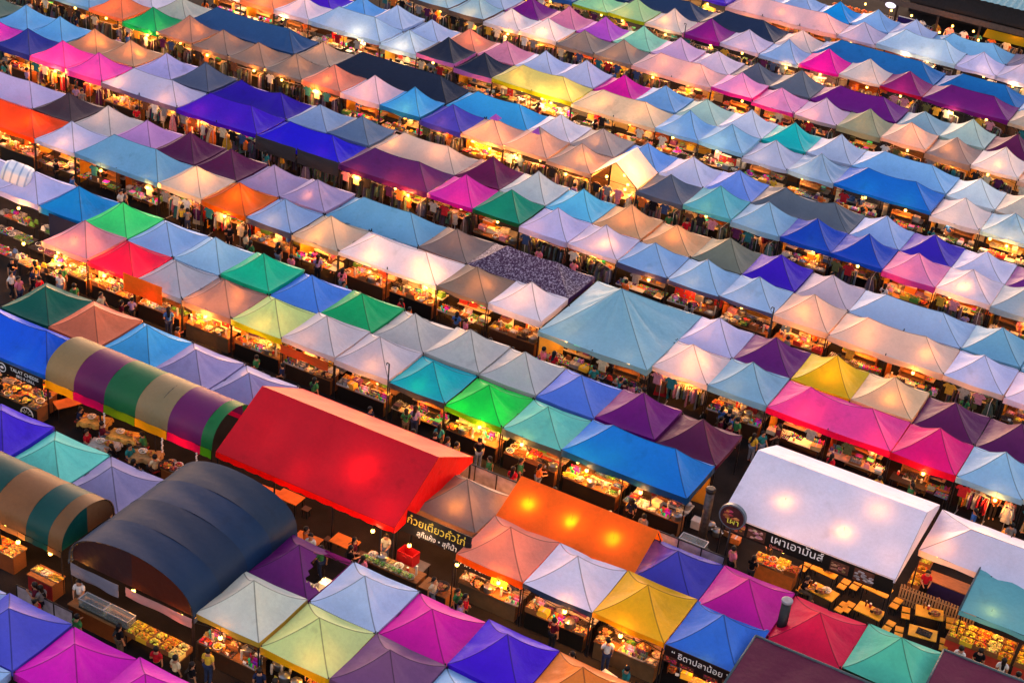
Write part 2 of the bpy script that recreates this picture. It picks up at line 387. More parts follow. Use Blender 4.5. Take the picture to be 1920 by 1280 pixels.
# each row: slots hex 'colour words' options
# options: gN inner lamp strength, dN folded/draped, v#hex valance, sN ridge slack, hN peak height
ROWS = {
'QB': "12 a4a6d0 lavender; 11 a2a8d4 lavender; 10 94a8d8 powder_blue; 9 3a88d0 bright_blue; 8 8aa4d4 powder_blue; 7 aeb2d8 pale_lavender; 6-5 84a8d0 powder_blue d.05 s.25; 4 7c7088 mauve; 3 9a90b0 lavender",
'QF': "13 8a90c0 lavender; 12 4a34b0 violet; 11-9 d6aebe dusty_pink g.6; 8 b8a8c8 mauve d.05; 7-6 a4b4d4 powder_blue d.06 s.25; 5 b8aed8 pale_lavender d.03; 4 b4acd0 lavender g.8 d.03",
'AB': "16 5a7cb0 steel_blue; 15 2a4a88 navy; 14 26406e navy; 13-12 233152 dark_navy d.02; 11-10 1f2945 black_navy d.03; 9 dcc4cc cream g.8 d.03; 8-6 30609e denim_blue s.05; 5-4 2f62a2 denim_blue s.05; 3 8aa4cc powder_blue",
'AF': "17 5f7fa8 steel_blue; 16 3a5a98 navy; 15 2f4f90 navy; 14 92c2a0 pale_green v8a9a40 ; 13 98b48e sage_green v8a9a40; 12 f0dce0 white g1.2; 11 6c2070 purple; 10 b8a8ca lavender; 9 9fb2e2 powder_blue d.04; 8 d81ca0 hot_magenta; 7 c8b8be beige; 6 702462 plum v8a1038; 5-4 5e1f66 purple; 3 a89894 taupe g1.0; 2 8aa0b8 blue_grey",
'BB': "17 98a8d0 powder_blue; 16 a8b0d0 lavender; 15 6a2070 purple; 14 e88cb4 pink; 13 b058b8 orchid; 12 8cbcac sage_green; 11 c8a0c8 pink_lavender; 10 d2b8d2 pale_pink; 9 525468 slate_grey d.03; 8 5a5e70 slate_grey; 7-6 622070 purple; 5 8399b0 blue_grey; 4 a9b5b8 sage_grey; 3 521c44 plum; 2 4e1c44 plum",
'BF': "18 7c9cb8 blue_grey v4a4448; 17 7c9cb8 blue_grey v4a4448; 16 84a0ba blue_grey v4a4448; 15 e4def4 white g.8; 14 e2d6e8 white g.6; 13 77727a charcoal_grey g1.9; 12 77727a charcoal_grey g1.9; 11-10 d0aab6 dusty_pink g1.0; 9 d890c6 pink vb03a90; 8 dc94c8 pink vd04a98; 7 c2a4c2 pink_lavender v8a8090; 6 8a8a7c olive_grey d.05 g.5; 5 d8b2ac peach g1.2; 4 8c7c80 taupe g1.6; 3 f0e0ea white g.6; 2 d4b0a8 beige g.6; 1 c8a8a8 beige",
'CB': "20 8aa0d0 powder_blue; 19 4a1cb0 violet; 18 6a96d4 cornflower_blue; 17 a4add2 lavender; 16 aab0d6 lavender; 15 e8988c coral_pink g1.0; 14 e08cac pink; 13 abadd6 lavender; 12 b3b0da lavender; 11 d816a0 hot_magenta; 10 7596ca steel_blue; 9 a6b6b6 sage_grey; 8 e0daf8 white; 7 3aa2aa teal; 6 a5a9c8 lavender; 5-4 92b8ee pale_blue d.04 s.1; 3 e2e6f8 white; 2 c4b0ac beige; 1 b8a8ac beige",
'CF': "21 c8b0c8 lavender; 20 e8957a coral g.8; 19 e0cce8 white g.8; 18-17 95a8cf powder_blue; 16 a4b4d6 powder_blue; 15 1c2238 black vb070b8 d.03; 14 1c2238 black vb070b8 d.03; 13-12 b8ae78 olive_yellow v9a9420 g.7; 11-10 d0b8a8 beige g.8; 9 7598cc steel_blue; 8 7b9cc6 steel_blue; 7 a8a8c8 lavender; 6 8e9fc0 blue_grey d.12; 5-4 0f60b8 royal_blue; 3 e4ccd4 blush_pink; 2 84a0c0 blue_grey; 1 90a4c0 blue_grey; 0 98a0bc blue_grey",
'DB': "25 9098c0 lavender; 24 a0a0c0 lavender; 23 d8d0e8 white; 22 d0c4dc white; 21 b4aca8 pale_grey d.05; 20-18 2e4774 navy; 17 a88e86 taupe g1.0; 16-14 1b2136 black s.04; 13-12 4e94d0 sky_blue d.02; 11 cec0d4 pale_lavender; 10 9a8c92 taupe g.8; 9 6a8ed6 cornflower_blue; 8 d4ccf0 white; 7 6f83cc periwinkle d.04; 6-5 585c6c slate_grey d.09 s.4; 4 93a3d4 powder_blue; 3 38289c indigo; 2 d2caf0 white; 1 6c3078 purple; 0 60306c purple",
'DF': "26 7090b8 steel_blue; 25 7696c0 steel_blue; 24-23 7296c2 steel_blue; 22 dc8068 coral g1.0; 21 0c7e5a emerald_green; 20 8c706e brown g1.8; 19 86706e brown g1.2; 18 86706c brown g1.2; 17 80706e brown g1.2; 16 dc8c80 coral_pink g1.0; 15 ccb0c8 pale_pink g.6; 14 4d8ccc sky_blue v2f5f9a; 13 4640a2 indigo; 12 b49a9c dusty_pink g2.4 d.04; 11 b09698 dusty_pink g2.8 d.05; 10 b89c98 dusty_pink g2.2 d.05; 8 4a5068 slate_grey; 7 5c98b0 teal_blue; 6 7f9cc0 steel_blue; 5 183f a4; 4 183fa4 royal_blue; 3 d886b6 pink vb04890; 2 dcd2f2 white g1.6; 1 8a94a8 blue_grey; 0 8a94a8 blue_grey",
'EB': "25 6a6c70 grey; 24 58645f grey_green; 23 70a0d4 sky_blue; 22 6a9cd2 sky_blue; 21 b48c78 tan g2.2; 20 b48c78 tan g2.0; 19 a69aca lavender; 18 4b506a slate_grey; 17-16 301a90 indigo s.3 d.02; 15 8793b8 blue_grey; 14 5d6a88 slate_blue; 13-12 d4bcba cream g1.5; 11 5a1a44 maroon; 10 bab6c0 pale_grey; 9 6fb0d8 sky_blue; 8 c8987c peach g.8; 7 c8987c peach g.8; 6 6a6862 olive_grey; 5 3c20a4 indigo; 4 baa4b8 mauve; 3-2 9aa8ce powder_blue; 1 7398b8 steel_blue; 0 7398b8 steel_blue; -1 8098b8 steel_blue",
'EF': "24 b040a8 magenta; 23 c44aae magenta; 22 2a307e navy d.03; 21 d450aa magenta; 20 d85ab2 magenta; 19-18 a8a4c8 lavender v5a5078; 17-16 3c20aa violet; 15-14 2c24b8 ultramarine; 13-12 4c2056 plum; 11 d84aaa magenta v9a2088; 10 0c7666 teal_green v1c4830; 9 c8bcec white; 8 d4c8ee white g1.2; 7 7f98c6 steel_blue v4c4868; 6 84a0ca steel_blue v4c4868; 5 8fa4cc steel_blue v4c4868; 4 ccaeaa peach g1.2; 3-2 ccb0ac peach g.9; 1 bcbcea pale_lavender vd8b8b8; 0 d2bcda pale_pink; -1 b8b0d8 lavender",
'GB': "23 a8a0c8 lavender; 22 b0a2c8 lavender; 21-20 b6a4d0 lavender; 19 41303a dark_brown; 18 b6aab2 pale_grey g.5; 17 b684ba orchid; 16 4e1a40 maroon; 15 4e1a40 maroon; 14 9a88b2 mauve g.5; 13 9a88b2 mauve g.5; 12-11 6d94ba steel_blue; 10 786668 taupe g.5; 9-8 4d2a58 floral_purple floral; 5 ccc4f4 white g.4; 4 5c2264 purple; 3 fcd418 yellow g1.3; 2 e2bea4 cream g1.0; 1 521c4a plum; 0 521c4a plum; -1 4c1c48 plum; -2 502050 plum",
'GF': "21 e05a24 orange g2; 20-19 ea5c20 orange g2.2; 18 a6a6ce lavender; 17-16 6c90b6 steel_blue; 15 f0dcd8 cream g3.0; 14 ee7a40 orange g2.2; 13 7c90c0 steel_blue v4a4658; 12 a89e9a beige g1.6; 11-10 e4d8ec white g.8; 9 806e68 taupe g1.3; 8 dcd0e6 white g1.0; 5 e8d4e4 white g1.4; 4 7a98b6 blue_grey; 3-2 e058a0 magenta d.06 s.3 vd01058; 1 f2308e hot_pink vd01048; 0 86a4c8 steel_blue; -1 8aa4c4 steel_blue; -2 9aa4bc blue_grey",
'HB': "18 b0acd4 lavender; 17 bab4e6 pale_lavender; 16 1078bc cerulean; 15 64e48e lime_green; 14 8aa2d2 periwinkle; 13 94aed0 powder_blue; 12 3aa688 sea_green; 11 5276cc cornflower_blue; 10 0a9464 emerald_green; 9 aea4aa warm_grey; 8 aaa2a8 warm_grey; 7 a6a0a8 warm_grey; 6 566cc0 periwinkle; 5 661f68 purple; 4 521a3e maroon",
'HF': "15 aa7e98 mauve g1.2; 14 bc084a crimson; 13 9c98aa grey; 12 8a7072 brown g1.4; 11 b2c28c sage_green vb8b020; 10 b2a8b6 warm_grey; 9 aaa2b4 warm_grey; 8 1c96ac teal v3c3a44; 7 32b058 green v4a7828; 6 6eb4b0 aqua v4c5454; 5-4 0a68bc cobalt_blue v1a3a6a",
'JB': "14 1a5248 dark_green; 13 e47e68 coral; 12 5a9ed8 sky_blue; 11 9686b2 mauve; 10 9088b6 mauve; 6 8a7472 taupe g2.2 o-1.65; 3 3c3894 indigo o-.35; 2 b41c88 magenta o-.35; 1 e02458 crimson o-.3; 0 5aa494 sea_green v2c3c34 o-.3",
'JF': "15 1f4ec0 royal_blue; 14-13 1f4fc4 royal_blue; 5 d0847a salmon g1.0 vd86018; 4 dcd0ee white v28324c; 3 dca650 mustard vc89030; 2 3c60b8 cornflower_blue",
'KB': "13 4030a8 violet; 12 4a32bc violet; 11 84d4cc aqua; 10 9688b2 mauve; 7 58205e purple; 6 b6bee4 pale_blue; 5 e032aa magenta; 4 4420b4 violet; 3 ee8a58 orange; 2 f08a58 orange",
'KF': "7 bab8b6 pale_grey v9a8048; 6 b4bc8c pale_lime va88438; 5 68446a plum; 4 98b0d8 powder_blue",
'LB': "10 9098c8 lavender; 9 4c4cae violet_blue; 8 c01ca8 hot_magenta; 7 c01ca8 hot_magenta",
'LF': "10 d0c8b8 cream; 9 98b0e0 powder_blue",
}
ROWS['DF'] = ROWS['DF'].replace('5 183f a4;', '5 183fa4 royal_blue;')
TENTS = []; CELL = {}
def parse():
    for row, txt in ROWS.items():
        for ent in txt.split(';'):
            tk = ent.split()
            sl = tk[0]
            if '-' in sl[1:]:
                k = sl.index('-', 1); s1, s0 = int(sl[:k]), int(sl[k + 1:])
            else: s1 = s0 = int(sl)
            T = dict(row=row, s0=s0, s1=s1, hex=tk[1], word=tk[2].replace('_', ' '), g=0, d=0, v=None, s=0, floral=False)
            T['oy'] = 0
            for o in tk[3:]:
                if o == 'floral': T['floral'] = True
                elif o[0] == 'o': T['oy'] = float(o[1:])
                elif o[0] == 'v': T['v'] = o[1:]
                else: T[o[0]] = float(o[1:])
            T['n'] = s1 - s0 + 1
            T['x'] = (SX(s0) + SX(s1)) / 2; T['y'] = RY(row, T['x']) + T['oy']; T['w'] = T['n'] * PITCH - 0.035
            TENTS.append(T)
            for s in range(s0, s1 + 1): CELL[row, s] = T
parse()
PAIR = {r: r[0] + ('F' if r[1] == 'B' else 'B') for r in ROWS}
def neigh(T):
    l = CELL.get((T['row'], T['s1'] + 1)); r = CELL.get((T['row'], T['s0'] - 1)); p = CELL.get((PAIR[T['row']], (T['s0'] + T['s1']) // 2))
    return (l['word'] if l else None, r['word'] if r else None, p['word'] if p else None)
ORDW = ['first', 'second', 'third', 'fourth', 'fifth', 'sixth', 'seventh', 'eighth', 'ninth', 'tenth', 'eleventh', 'twelfth']
def describe():
    for T in TENTS:
        T['kind'] = ('long ridged canopy' if T['n'] > 1 else 'canopy'); T['nb'] = neigh(T)
    def cands(T):
        l, r, p = T['nb']; c = T['word'] + ' ' + T['kind']; B = T['row'][1] == 'B'
        pw = ('behind' if B else 'before')
        yield (0, (c,)), c
        if l and r: yield (1, (c, l, r)), f'{c} between {l} and {r}'
        if p: yield (2, (c, p, B)), f'{c} {pw} {p}'
        if l and p: yield (3, (c, l, p, B)), f'{c} right of {l}, {pw} {p}'
        if r and p: yield (4, (c, r, p, B)), f'{c} left of {r}, {pw} {p}'
        if l and r and p: yield (5, (c, l, r, p, B)), f'{c} between {l} and {r}, {pw} {p}'
    from collections import Counter
    cnt = Counter()
    for T in TENTS:
        T['c'] = list(cands(T))
        for k, _ in T['c']: cnt[k] += 1
    used = set()
    for T in TENTS:
        D = None
        for k, txt in T['c']:
            if cnt[k] == 1 and len(txt.split()) <= 11: D = txt; break
        if D is None:        # last resort: where it stands in the photograph
            D = T['c'][0][1] + ' in the ' + region(T['x'], T['y'])
            base = D; k = 0
            same = [U for U in TENTS if U['word'] == T['word'] and U['kind'] == T['kind'] and region(U['x'], U['y']) == region(T['x'], T['y']) and not U.get('D', '').startswith('!')]
            same.sort(key=lambda U: (U['x'], -U['y']))
            if len(same) > 1:
                i = same.index(T)
                D = (ORDW[i] if i < 12 else str(i)) + ' ' + T['c'][0][1] + ' from the left in the ' + region(T['x'], T['y'])
        T['D'] = D

# ------------------------------------------------------------------ camera
F_PX, CAM_PITCH, CAM_H, CAM_TH, CAM_ROLL = 3091.1144, 0.52716970, 41.165009 + E0, -0.45511011, 0.10833732
def camera():
    ct, st = math.cos(CAM_TH), math.sin(CAM_TH)
    def rot(v):    # camera-ground frame -> lattice frame
        return Vector((v[0] * ct + v[1] * st, -v[0] * st + v[1] * ct, v[2]))
    c, s = math.cos(CAM_PITCH), math.sin(CAM_PITCH)
    right = rot((1, 0, 0)); fwd = rot((0, c, -s)); up = rot((0, s, c))
    cr, sr = math.cos(CAM_ROLL), math.sin(CAM_ROLL)
    r2 = right * cr + up * sr; u2 = up * cr - right * sr
    cam = bpy.data.cameras.new('camera'); o = bpy.data.objects.new('camera', cam); link(o)
    M = Matrix((r2, u2, -fwd)).transposed().to_4x4(); M.translation = Vector((34.0, -65.0, CAM_H))
    o.matrix_world = M
    cam.sensor_width = 36.0; cam.lens = F_PX / 1920 * 36.0; cam.clip_start = 1.0; cam.clip_end = 2000
    SC.camera = o
    global CAMV; CAMV = (Vector((34, -65, CAM_H)), r2, u2, fwd)
def pix(x, y, z):
    """where a world point falls in the 1920x1280 photograph (used only to word labels and leave unseen repeats out)"""
    d = Vector((x, y, z)) - CAMV[0]; dep = d.dot(CAMV[3])
    return 960 + F_PX * d.dot(CAMV[1]) / dep, 640 - F_PX * d.dot(CAMV[2]) / dep
def region(x, y):
    px, py = pix(x, y, E0)
    h = 'left' if px < 640 else 'right' if px > 1280 else 'middle'
    v = 'top' if py < 427 else 'bottom' if py > 853 else 'centre'
    if v == 'centre': return 'exact centre' if h == 'middle' else h + ' middle'
    return v + (' centre' if h == 'middle' else ' ' + h)
camera()
describe()

LAMPS = []     # (x, y, z, watts)
def build_tents():
    for i, T in enumerate(TENTS):
        seed = 1000 + i; rng = random.Random(seed)
        n = T['n']; w = T['w']; d = 3.09 if T['row'][0] not in 'J' else 3.2
        h = (1.12 if n == 1 else 1.04) + rng.uniform(-.16, .12); dz = rng.uniform(-.13, .1); rot = Matrix.Rotation(rng.uniform(-.012, .012), 4, 'Z')
        L = T['D']
        kindtxt = 'peaked pop-up' if n == 1 else 'long'
        lab = L if len(L.split()) >= 5 else L.replace('canopy', 'canopy over a market stall')
        root = thing('market_canopy', lab, 'canopy', (T['x'], T['y'], 0), 0, 'pop-up canopies over the market stalls')
        T['root'] = root
        fold = T['d'] or rng.choice((0.006, 0.012, 0.018, .028, .04))
        me = canopy_mesh('canopy', w, d, h, seed, sag=(T['s'] or rng.uniform(.05, .16)) if n > 1 else 0, fold=fold, mats=M_FLORAL if T['floral'] else None, power=rng.uniform(1.35, 1.72) if n == 1 else rng.uniform(1.2, 1.42))
        c = base_of(T['hex'])
        jit = rng.uniform(.96, 1.04); gk = 1 - min(.3, .12 * T['g']); c = tuple(min(.86, x * jit * gk) for x in c)
        part('canopy', me, root, c, (0, 0, E0 + dz)); root.rotation_euler = (rng.uniform(-.006, .006), rng.uniform(-.006, .006), rng.uniform(-.012, .012))
        vm = valance_mesh('valance', w, d, rng.uniform(.2, .38), seed, rng.choice((.015, .025, .04)))
        part('valance', vm, root, base_of(T['v']) if T['v'] else c, (0, 0, E0 + dz))
        key = (round(w, 2), round(d, 2))
        if key not in TRUSS: TRUSS[key] = truss_mesh(w, d)
        part('truss', TRUSS[key], root, None, (0, 0, E0))
        xs = [-w / 2 + .04] + [-w / 2 + PITCH * k for k in range(1, n)] + [w / 2 - .04]
        for x in xs:
            for y in (-d / 2 + .04, d / 2 - .04): part('leg', LEG, root, None, (x, y, 0))
        if T['g']:
            for k in range(n):
                LAMPS.append((T['x'] - w / 2 + PITCH * (k + .5) + rng.uniform(-.5, .5), T['y'] + rng.uniform(-.7, .3), E0 - .02, 11 * T['g'], T))
# ------------------------------------------------------------------ goods and furniture, one prototype of each
KITS = {}
class Kit:
    """parts: [name, mesh, index of the part it belongs to or None]; far copies use one merged mesh"""
    def __init__(s, name, parts):
        s.name = name; s.parts = []; vs = []; fs = []; mi = []; sm = []; mats = []
        for p in parts:
            nm, mb, mat = p[:3]; par = p[3] if len(p) > 3 else None
            s.parts.append((nm, mb.mesh(nm, mat), par))
            o = len(vs); vs += mb.v; fs += [tuple(i + o for i in f) for f in mb.f]
            ms = mat if isinstance(mat, (list, tuple)) else [mat]
            base = len(mats); mats += ms; mi += [base + q for q in mb.mi]; sm += mb.sm
        s.verts, s.faces, s.mi, s.sm, s.mats = vs, fs, mi, sm, mats
        s._one = None
    def one(s):
        if s._one is None:
            m = MB(); m.v, m.f, m.mi, m.sm = s.verts, s.faces, s.mi, s.sm
            s._one = m.mesh(s.name, s.mats)
        return s._one
def kit(key, name, *parts): KITS[key] = Kit(name, parts)
FAR_Y = 16.0
def spawn(key, label, cat, loc, rz=0.0, color=None, group=None, whole=None, only=None):
    k = KITS[key]
    if whole is None: whole = loc[1] > FAR_Y
    if whole or len(k.parts) == 1:
        return single(k.name, k.one() if len(k.parts) > 1 else k.parts[0][1], label, cat, loc, rz, color, group)
    root = thing(k.name, label, cat, loc, rz, group); made = []
    for nm, me, par in k.parts:
        made.append(part(nm, me, made[par] if par is not None else root, color))
    return root

def legs_of(w, d, h, t=0.04):
    out = []
    for x in (-w / 2 + .05, w / 2 - .05):
        for y in (-d / 2 + .05, d / 2 - .05): out.append(('leg', MB().box((x, y, h / 2), (t, t, h)), M_FRAME))
    return out
for L in (2.7, 1.9, 1.3):
    kit(f'counter{L}', 'counter', ('counter_top', MB().box((0, 0, .84), (L, .78, .05)), M_WOOD), ('front_panel', MB().box((0, -.35, .41), (L - .06, .03, .81)), M_TINT),
        ('side_panel', MB().box((-L / 2 + .05, 0.01, .41), (.03, .68, .81)), M_WOOD), ('side_panel', MB().box((L / 2 - .05, 0.01, .41), (.03, .68, .81)), M_WOOD), ('shelf', MB().box((0, .03, .4), (L - .14, .6, .03)), M_WOOD))
    kit(f'table{L}', 'trestle_table', ('table_top', MB().box((0, 0, .76), (L, .74, .035)), M_TINT), *legs_of(L, .74, .745))
kit('dining', 'dining_table', ('table_top', MB().box((0, 0, .72), (1.15, .72, .04)), M_TINT), *legs_of(1.1, .68, .7, .05))
kit('clothtable', 'dining_table', ('table_top', MB().box((0, 0, .72), (1.3, .75, .03)), M_WOOD), *legs_of(1.2, .68, .7, .05))
def cloth_mb(w, d, drop):
    m = MB(); n = 20
    def f(u, v):
        x = (u - .5) * (w + 2 * drop); y = (v - .5) * (d + 2 * drop)
        ox = max(0, abs(x) - w / 2); oy = max(0, abs(y) - d / 2); o = max(ox, oy)
        xx = math.copysign(min(abs(x), w / 2 + .02 + .06 * math.sin(y * 12) * (ox > 0)), x); yy = math.copysign(min(abs(y), d / 2 + .02 + .06 * math.sin(x * 12) * (oy > 0)), y)
        return (xx, yy, .748 - o)
    return m.grid(f, n, n)
kit('tablecloth', 'tablecloth', ('tablecloth', cloth_mb(1.32, .78, .22), M_CLOTH))
kit('stool', 'stool', ('seat', MB().box((0, 0, .43), (.34, .34, .035)), M_TINT), *legs_of(.32, .32, .42, .035))
kit('bench', 'bench', ('seat', MB().box((0, 0, .42), (1.05, .28, .035)), M_TINT), *legs_of(1.0, .26, .41, .035))

def heap(n, w, d, h, r, shape='ball', seed=1, sq=(1, 1, .8)):
    rng = random.Random(seed); m = MB()
    for i in range(n):
        x, y = rng.uniform(-1, 1), rng.uniform(-1, 1)
        q = max(abs(x), abs(y)); z = h * (1 - q * q) * rng.uniform(.55, 1)
        c = (x * w / 2, y * d / 2, z + r * .6); rr = r * rng.uniform(.75, 1.2)
        if shape == 'ball': m.ball(c, rr, 0, sq, 0)
        elif shape == 'box': m.box(c, (rr * 2.2, rr * 1.4, rr * .9), 0, rng.uniform(0, 3), rng.uniform(-.5, .5))
        elif shape == 'leaf':
            a = rng.uniform(0, 6.28); p = Vector(c); u = Vector((math.cos(a), math.sin(a), rng.uniform(.1, .9))) * rr * 2; v = Vector((-math.sin(a), math.cos(a), rng.uniform(-.3, .3))) * rr
            m.add((p - v * .3, p + u * .5 - v, p + u, p + u * .5 + v), ((0, 1, 2, 3),))
        elif shape == 'stick':
            a = rng.uniform(-.5, .5); u = Vector((math.cos(a), math.sin(a), rng.uniform(-.1, .2))) * rr * 3
            m.tube(Vector(c) - u, Vector(c) + u, rr * .4, 5)
    return m
def open_box(w, d, h, t=.015, mi=0):
    m = MB()
    m.box((0, 0, t / 2), (w, d, t), mi); m.box((0, -d / 2 + t / 2, h / 2 + t / 2), (w, t, h), mi); m.box((0, d / 2 - t / 2, h / 2 + t / 2), (w, t, h), mi)
    m.box((-w / 2 + t / 2, 0, h / 2 + t / 2), (t, d - 2 * t, h), mi); m.box((w / 2 - t / 2, 0, h / 2 + t / 2), (t, d - 2 * t, h), mi); return m
def up(mb, z):
    mb.v = [(x, y, zz + z) for x, y, zz in mb.v]; return mb
for i in range(3):
    kit(f'tray{i}', 'food_tray', ('tray', open_box(.56, .40, .05), M_STEEL), ('food', up(heap(46, .48, .32, .09, .04, ('ball', 'box', 'stick')[i], 10 + i), .02), M_GOODS))
    kit(f'crate{i}', 'fruit_crate', ('crate', open_box(.52, .38, .2, .02), (M_WOOD, M_PLAST, M_WOOD)[i]), ('fruit', up(heap(34, .42, .28, .12, .055, 'ball', 20 + i), .13), M_GOODS))
    bowl = MB().lathe([(.08, 0), (.17, .05), (.21, .12), (.19, .115), (.14, .05)], 14, cap=False)
    kit(f'bowl{i}', 'food_bowl', ('bowl', bowl, (M_ENAMEL, M_STEEL, M_PLAST)[i]), ('food', up(heap(26, .26, .26, .1, .04, ('ball', 'leaf', 'box')[i], 30 + i), .07), M_GOODS))
def carton(w, d, h):
    return MB().box((0, 0, h / 2), (w, d, h)), MB().box((0, 0, h + .004), (.06, d * .98, .006))
for i, (w, d, h) in enumerate(((.42, .32, .28), (.5, .36, .2), (.32, .3, .36))):
    b, t = carton(w, d, h); kit(f'carton{i}', 'carton', ('box', b, M_TINT), ('tape', t, M_WHITEM, 0))
kit('jar', 'jar', ('jar_body', MB().lathe([(.055, 0), (.06, .02), (.06, .14), (.045, .17)], 10), M_PLAST), ('lid', MB().lathe([(.05, .17), (.05, .2)], 10), M_ENAMEL, 0))
kit('bottle', 'bottle', ('bottle_body', MB().lathe([(.035, 0), (.037, .02), (.037, .16), (.015, .22), (.015, .26)], 8), M_PLAST), ('cap', MB().lathe([(.018, .26), (.018, .285)], 8), M_ENAMEL, 0))
def cups():
    m = MB()
    for k in range(9): m.lathe([(.035, .045 * k), (.05, .045 * k + .1), (.052, .045 * k + .1)], 10, (0, 0, 0))
    return m
kit('cupstack', 'cup_stack', ('cup_stack', cups(), M_ENAMEL))
def pot(r, h):
    m = MB().lathe([(r * .92, 0), (r, .03), (r, h)], 16)
    m.box((-r - .03, 0, h * .8), (.07, .1, .02)); m.box((r + .03, 0, h * .8), (.07, .1, .02)); return m
kit('pot', 'cooking_pot', ('pot', pot(.22, .26), M_STEEL), ('lid', MB().lathe([(.225, .262), (.2, .29), (.05, .32), (.02, .34), (.02, .36)], 16), M_STEEL, 0))
wk = MB().lathe([(.1, .0), (.26, .07), (.36, .17), (.345, .17), (.24, .08)], 18, cap=False)
kit('wok', 'frying_pan', ('pan', up(wk, 0), M_FRAME), ('food', up(heap(34, .42, .42, .06, .04, 'box', 41), .07), M_GOODS))
def folded(n, seed):
    rng = random.Random(seed); m = MB()
    for k in range(n): m.box((rng.uniform(-.02, .02), rng.uniform(-.02, .02), .02 + .04 * k), (.32 + rng.uniform(-.03, .03), .26 + rng.uniform(-.03, .03), .036), 0, rng.uniform(-.12, .12))
    return m
for i in range(2): kit(f'stack{i}', 'clothes_stack', ('clothes_stack', folded(5 + 2 * i, 50 + i), M_MULTI))
def merch(seed, nx=6, ny=4):
    rng = random.Random(seed); m = MB()
    for i in range(nx):
        for j in range(ny):
            x, y = -.29 + .58 * (i + .5) / nx, -.19 + .38 * (j + .5) / ny
            if rng.random() < .85:
                if rng.random() < .5: m.box((x, y, .04), (.065, .06, .03), 0, rng.uniform(-.2, .2))
                else: m.ball((x, y, .045), .032, 0, (1, 1, .8), 0)
    return m
for i in range(2): kit(f'merch{i}', 'merchandise_tray', ('tray', open_box(.62, .42, .025), (M_BLACK, M_TINT)[i]), ('merchandise', merch(60 + i), M_MULTI))
def books(seed):
    rng = random.Random(seed); m = MB(); x = -.27
    while x < .25:
        w = rng.uniform(.018, .045); h = rng.uniform(.17, .26); m.box((x + w / 2, 0, h / 2 + .015), (w * .92, .17, h)); x += w
    return m
def packets(seed):
    rng = random.Random(seed); m = MB()
    for j in range(3):
        for i in range(7):
            if rng.random() < .9: m.box((-.24 + .08 * i, -.12 + .12 * j, .09 + .03 * j), (.068, .05, .16 + .05 * j), 0, rng.uniform(-.15, .15), rng.uniform(-.12, .12))
    return m
kit('packets', 'packet_row', ('rack', open_box(.6, .4, .06), M_WHITEM), ('packets', packets(8), M_MULTI))
kit('card', 'price_card', ('price_card', MB().box((0, 0, .09), (.15, .012, .11), 0, 0, -.25).box((0, .01, .02), (.03, .03, .04)), M_TINT))
kit('books', 'book_box', ('box', open_box(.6, .24, .1), M_WOOD), ('books', books(3), M_MULTI))
bg = MB().box((0, 0, .12), (.32, .13, .24)); bg.v = [(x * (1 - .35 * (z > .12)), y * (1 - .5 * (z > .12)), z) for x, y, z in bg.v]
hd = MB().path([(-.09, 0, .24), (-.07, 0, .36), (.07, 0, .36), (.09, 0, .24)], .012, 5)
kit('bag', 'handbag', ('bag_body', bg, M_TINT), ('handle', hd, M_BLACK))
def shoe(x):
    m = MB().box((x, 0, .015), (.085, .25, .03)); m.ball((x, -.06, .045), .05, 0, (.85, 1.4, .7), 1); m.ball((x, .07, .06), .045, 0, (.85, 1, 1), 1); return m
sh = shoe(-.06); s2 = shoe(.06); sh.add(s2.v, s2.f, 0, True)
kit('shoes', 'shoe_pair', ('shoe_pair', sh, M_TINT))
kit('redbox', 'storage_box', ('box', open_box(.66, .46, .42, .03), M_PLAST), ('handle', MB().box((0, -.245, .32), (.16, .03, .04)), M_PLAST, 0))
kit('cooler', 'cooler_box', ('box', MB().box((0, 0, .19), (.62, .4, .38)), M_PLAST), ('lid', MB().box((0, 0, .405), (.65, .43, .05)), M_ENAMEL))
# pictures of food on a board: coloured blots, no writing
def board_pics(w, h, seed):
    rng = random.Random(seed); m = MB()
    nx = max(1, int(w / .35))
    for i in range(nx):
        for j in range(2):
            cx, cz = -w / 2 + w * (i + .5) / nx, h * (j + .5) / 2
            for _ in range(5): m.ball((cx + rng.uniform(-.08, .08), -.012, cz + rng.uniform(-.05, .05)), rng.uniform(.025, .055), 0, (1, .12, 1), 0)
    return m
for i, (w, h) in enumerate(((1.2, .5), (.7, .45), (.45, .6))):
    kit(f'board{i}', 'menu_board', ('board', MB().box((0, 0, h / 2), (w, .02, h)), M_TINT), ('food_pictures', board_pics(w, h, 70 + i), M_MULTI))
def clothes_rack(L):
    h = 1.42
    ps = [('rail', MB().tube((-L / 2, 0, h), (L / 2, 0, h), .016, 8), M_WHITEM)]
    for x in (-L / 2, L / 2):
        ps.append(('post', MB().tube((x, 0, .03), (x, 0, h), .016, 8), M_WHITEM)); ps.append(('foot', MB().box((x, 0, .02), (.04, .5, .03)), M_WHITEM, len(ps) - 1))
    kit(f'rack{L}', 'clothes_rack', *ps)
for L in (1.3, 1.9): clothes_rack(L)
